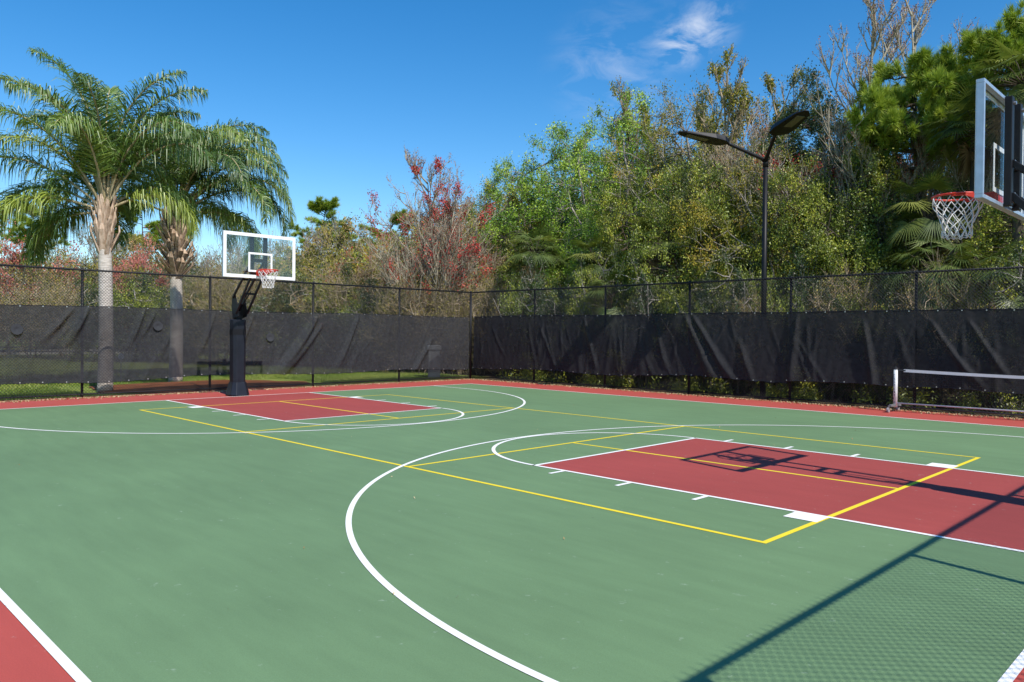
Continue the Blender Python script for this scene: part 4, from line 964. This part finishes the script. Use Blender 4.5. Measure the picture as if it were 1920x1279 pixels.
# --- undergrowth and mass of the wood: px, world y, mesh, horizontal scale, picture row of the top
mass = [(1095, 13.2, 'light', .62, 395), (1190, 13.2, 'dense', .72, 335), (1290, 12.7, 'dense', .68, 300), (1350, 12.6, 'dense2', .75, 300), (1430, 12.7, 'olive', .62, 262), (1500, 12.6, 'dense', .68, 300),
 (1575, 13.0, 'dense2', .8, 285), (1640, 12.8, 'dense', .65, 370), (1560, 15.8, 'dark', .8, 235), (1320, 15.8, 'olive', .85, 205), (1455, 15.5, 'dark', .9, 225), (1685, 15.5, 'twiggy', .7, 250),
 (1205, 19.0, 'olive', .9, 215), (1100, 19.0, 'light', .9, 235), (1790, 16.0, 'dark', .9, 270), (1880, 16.5, 'olive', .8, 250), (1600, 17.0, 'twiggy', .85, 190), (1320, 17.5, 'twiggy', .85, 145), (1690, 13.4, 'twiggy', .6, 260), (1960, 13.5, 'dense', .8, 320), (1000, 14.0, 'dense2', .8, 440), (965, 16.5, 'light', .7, 300), (1215, 16.5, 'twiggy', .8, 160), (1430, 17.5, 'twiggy', .8, 150)]
ml = {'dense': 'dense yellow green glossy leaved tree in the thicket behind the right fence', 'dense2': 'low dense mixed green tree in the thicket behind the right fence', 'light': 'light green tree set back in the wood behind the right fence',
      'olive': 'olive green broadleaf tree filling the wood behind the right fence', 'twiggy': 'grey twiggy half bare tree filling the wood behind the right fence', 'dark': 'dark green evergreen tree filling the wood behind the right fence'}
for i, (px, Y, k, s, tp) in enumerate(mass):
    tree('thicket_tree', LIB[k], wy(px, Y), tp, ml[k], 'tree', ml[k].replace('tree', 'trees', 1), rz=i*1.7, sc=s)
shr = [(900, 11.9), (950, 11.6), (1000, 11.3), (1050, 11.2), (1105, 11.2), (1165, 11.1), (1215, 11.2), (1275, 11.1), (1330, 11.2), (1385, 11.1), (1445, 11.2), (1500, 11.1), (1560, 11.2), (1615, 11.1), (1670, 11.2), (1725, 11.2), (1790, 11.2), (1860, 11.2), (1925, 11.2)]
for i, (px, Y) in enumerate(shr):
    k = 'brush' if i in (0, 1, 5, 10, 13, 16) else 'shrub'
    lb = 'green leafy shrub in the undergrowth along the right fence' if k == 'shrub' else 'brown twiggy shrub in the undergrowth along the right fence'
    tree('shrub' if k == 'shrub' else 'brush', LIB[k], wy(px, Y+(.25 if i % 2 else 0)), 500+35*math.sin(i*2.7), lb, 'shrub', lb.replace('shrub', 'shrubs', 1), rz=i*2.1, sc=.62)
back = [(870, 50), (960, 46), (1030, 42), (1100, 44), (1180, 40), (1260, 38), (1340, 36), (1420, 35), (1500, 34), (1580, 33), (1660, 31), (1740, 30), (1820, 29), (1900, 28), (1990, 27)]
for i, (px, D) in enumerate(back):
    tree('background_tree', LIB['far_green'], at(px, D), max(300, 400-(px-870)*.25)+20*math.sin(i*1.9), 'leafy green tree at the back of the wood, seen through the gaps', 'tree', 'leafy green trees at the back of the wood', rz=i*1.3, sc=.9)
# --- far side of the lawn and beyond the road
far = [(770, 40, 'far_green', .6, 425), (835, 41, 'far_green', .6, 400), (-60, 62, 'far_brush', .8, 460), (60, 66, 'far_green', .8, 470), (130, 60, 'far_brush', .78, 465), (190, 64, 'far_twig', .9, 425), (245, 58, 'far_brush', .75, 450), (310, 62, 'far_brush', .85, 455), (370, 56, 'far_twig', .85, 455), (430, 60, 'far_twig', .95, 440), (480, 54, 'far_twig', .85, 450),
       (540, 56, 'far_green', .72, 465), (585, 50, 'far_brush', .75, 440), (640, 47, 'far_brush', .72, 430), (690, 50, 'far_brush', .82, 425), (730, 44, 'far_green', .62, 450), (560, 64, 'far_twig', 1.0, 430), (620, 60, 'far_twig', 1.05, 418), (760, 52, 'far_brush', .8, 420), (850, 46, 'far_brush', .85, 410), (905, 42, 'far_green', .7, 400), (-150, 60, 'far_green', .8, 450)]
fl = {'far_brush': 'tan and olive brushy tree beyond the lawn behind the left fence', 'far_green': 'olive green rounded tree beyond the lawn behind the left fence', 'far_twig': 'grey leafless twiggy tree beyond the lawn behind the left fence'}
for i, (px, D, k, s, tp) in enumerate(far):
    tree('lawn_edge_tree', LIB[k], at(px, D), tp, fl[k], 'tree', fl[k].replace('tree', 'trees', 1), rz=i*1.9, sc=s)
near = [(235, 40, 'shrub', 1.35, 520), (300, 41, 'shrub', 1.35, 510), (345, 40, 'shrub', 1.3, 525), (130, 42, 'brush', 1.1, 520), (420, 38, 'brush', 1.15, 505), (470, 37, 'brush', 1.2, 500), (520, 37, 'brush', 1.1, 515), (570, 36, 'shrub', 1.25, 510), (625, 36, 'shrub', 1.15, 495), (670, 35, 'brush', 1.2, 490), (715, 34, 'shrub', 1.05, 520), (60, 44, 'brush', 1.2, 520)]
nl_ = {'shrub': 'green shrub in the hedge line across the lawn', 'brush': 'pale brown twiggy brush clump in the hedge line across the lawn'}
for i, (px, D, k, s, tp) in enumerate(near):
    tree('hedge_shrub', LIB[k], at(px, D), tp, nl_[k], 'shrub', 'shrubs: '+nl_[k], rz=i*2.3, sc=s)
tree('rusty_tree', LIB['rust'], at(875, 32.5), 380, 'rusty brown small tree with red leaves just left of the fence corner post', 'tree', rz=.4, sc=.95)
tree('rusty_tree', LIB['rust'], at(690, 36), 440, 'rusty brown small tree with a low red spray, left of the bare maple', 'tree', rz=2.4, sc=.9)
for i, (px, D) in enumerate(((755, 31), (835, 30.5), (865, 30.3), (790, 30.8))):
    tree('brush', LIB['brush'], at(px, D), 515, 'tan dry brush clump at the foot of the bare maple', 'shrub', 'tan dry brush clumps at the foot of the bare maple', rz=i, sc=.8)

# ------------------------------------------------------------------ fallen leaves along the fence feet
r = np.random.default_rng(77); n1, n2 = 3200, 3600
P = np.concatenate([np.stack([FX+.25-np.abs(r.normal(size=n1))*-.16-.05, r.uniform(-6, 9.3, n1), np.full(n1, .012)], 1),
                    np.stack([r.uniform(-10.3, 8.5, n2), FY-.12-np.abs(r.normal(size=n2))*.15, np.full(n2, .012)], 1),
                    np.stack([r.uniform(-8, 8.4, 60), r.uniform(-7, 8, 60), np.full(60, .012)], 1)])
V, F, t = leafquads(r, P, r.uniform(.03, .065, len(P))*np.where(np.arange(len(P)) < n1+n2, 1, .5), r.random(len(P)), 2.0, .5)
lf = obj('fallen_leaves', npmesh('fallen_leaves', V, F, [MT['dryleaf']], t)); tag(lf, 'dry tan leaves blown against the feet of the fences', 'leaves', kind='stuff')
# ground cover weeds visible under the right screen
gr = np.random.default_rng(9); n = 20000
P = np.stack([gr.uniform(-10, 9, n), FY+.25+np.abs(gr.normal(size=n))*.5, np.abs(gr.normal(size=n))*.20], 1)
keep = (np.sin(P[:, 0]*2.1)+np.sin(P[:, 0]*5.3+1)+gr.normal(size=n)*.5) > .35; P = P[keep]
V, F, t = leafquads(gr, P, gr.uniform(.05, .12, len(P)), np.clip(gr.normal(size=len(P))*.25+.5, 0, 1), .8, .35)
gc = obj('ground_cover', npmesh('ground_cover', V, F, [MT['lf_dense']], t)); tag(gc, 'leafy weeds growing under the windscreen behind the right fence', 'weeds', kind='stuff')
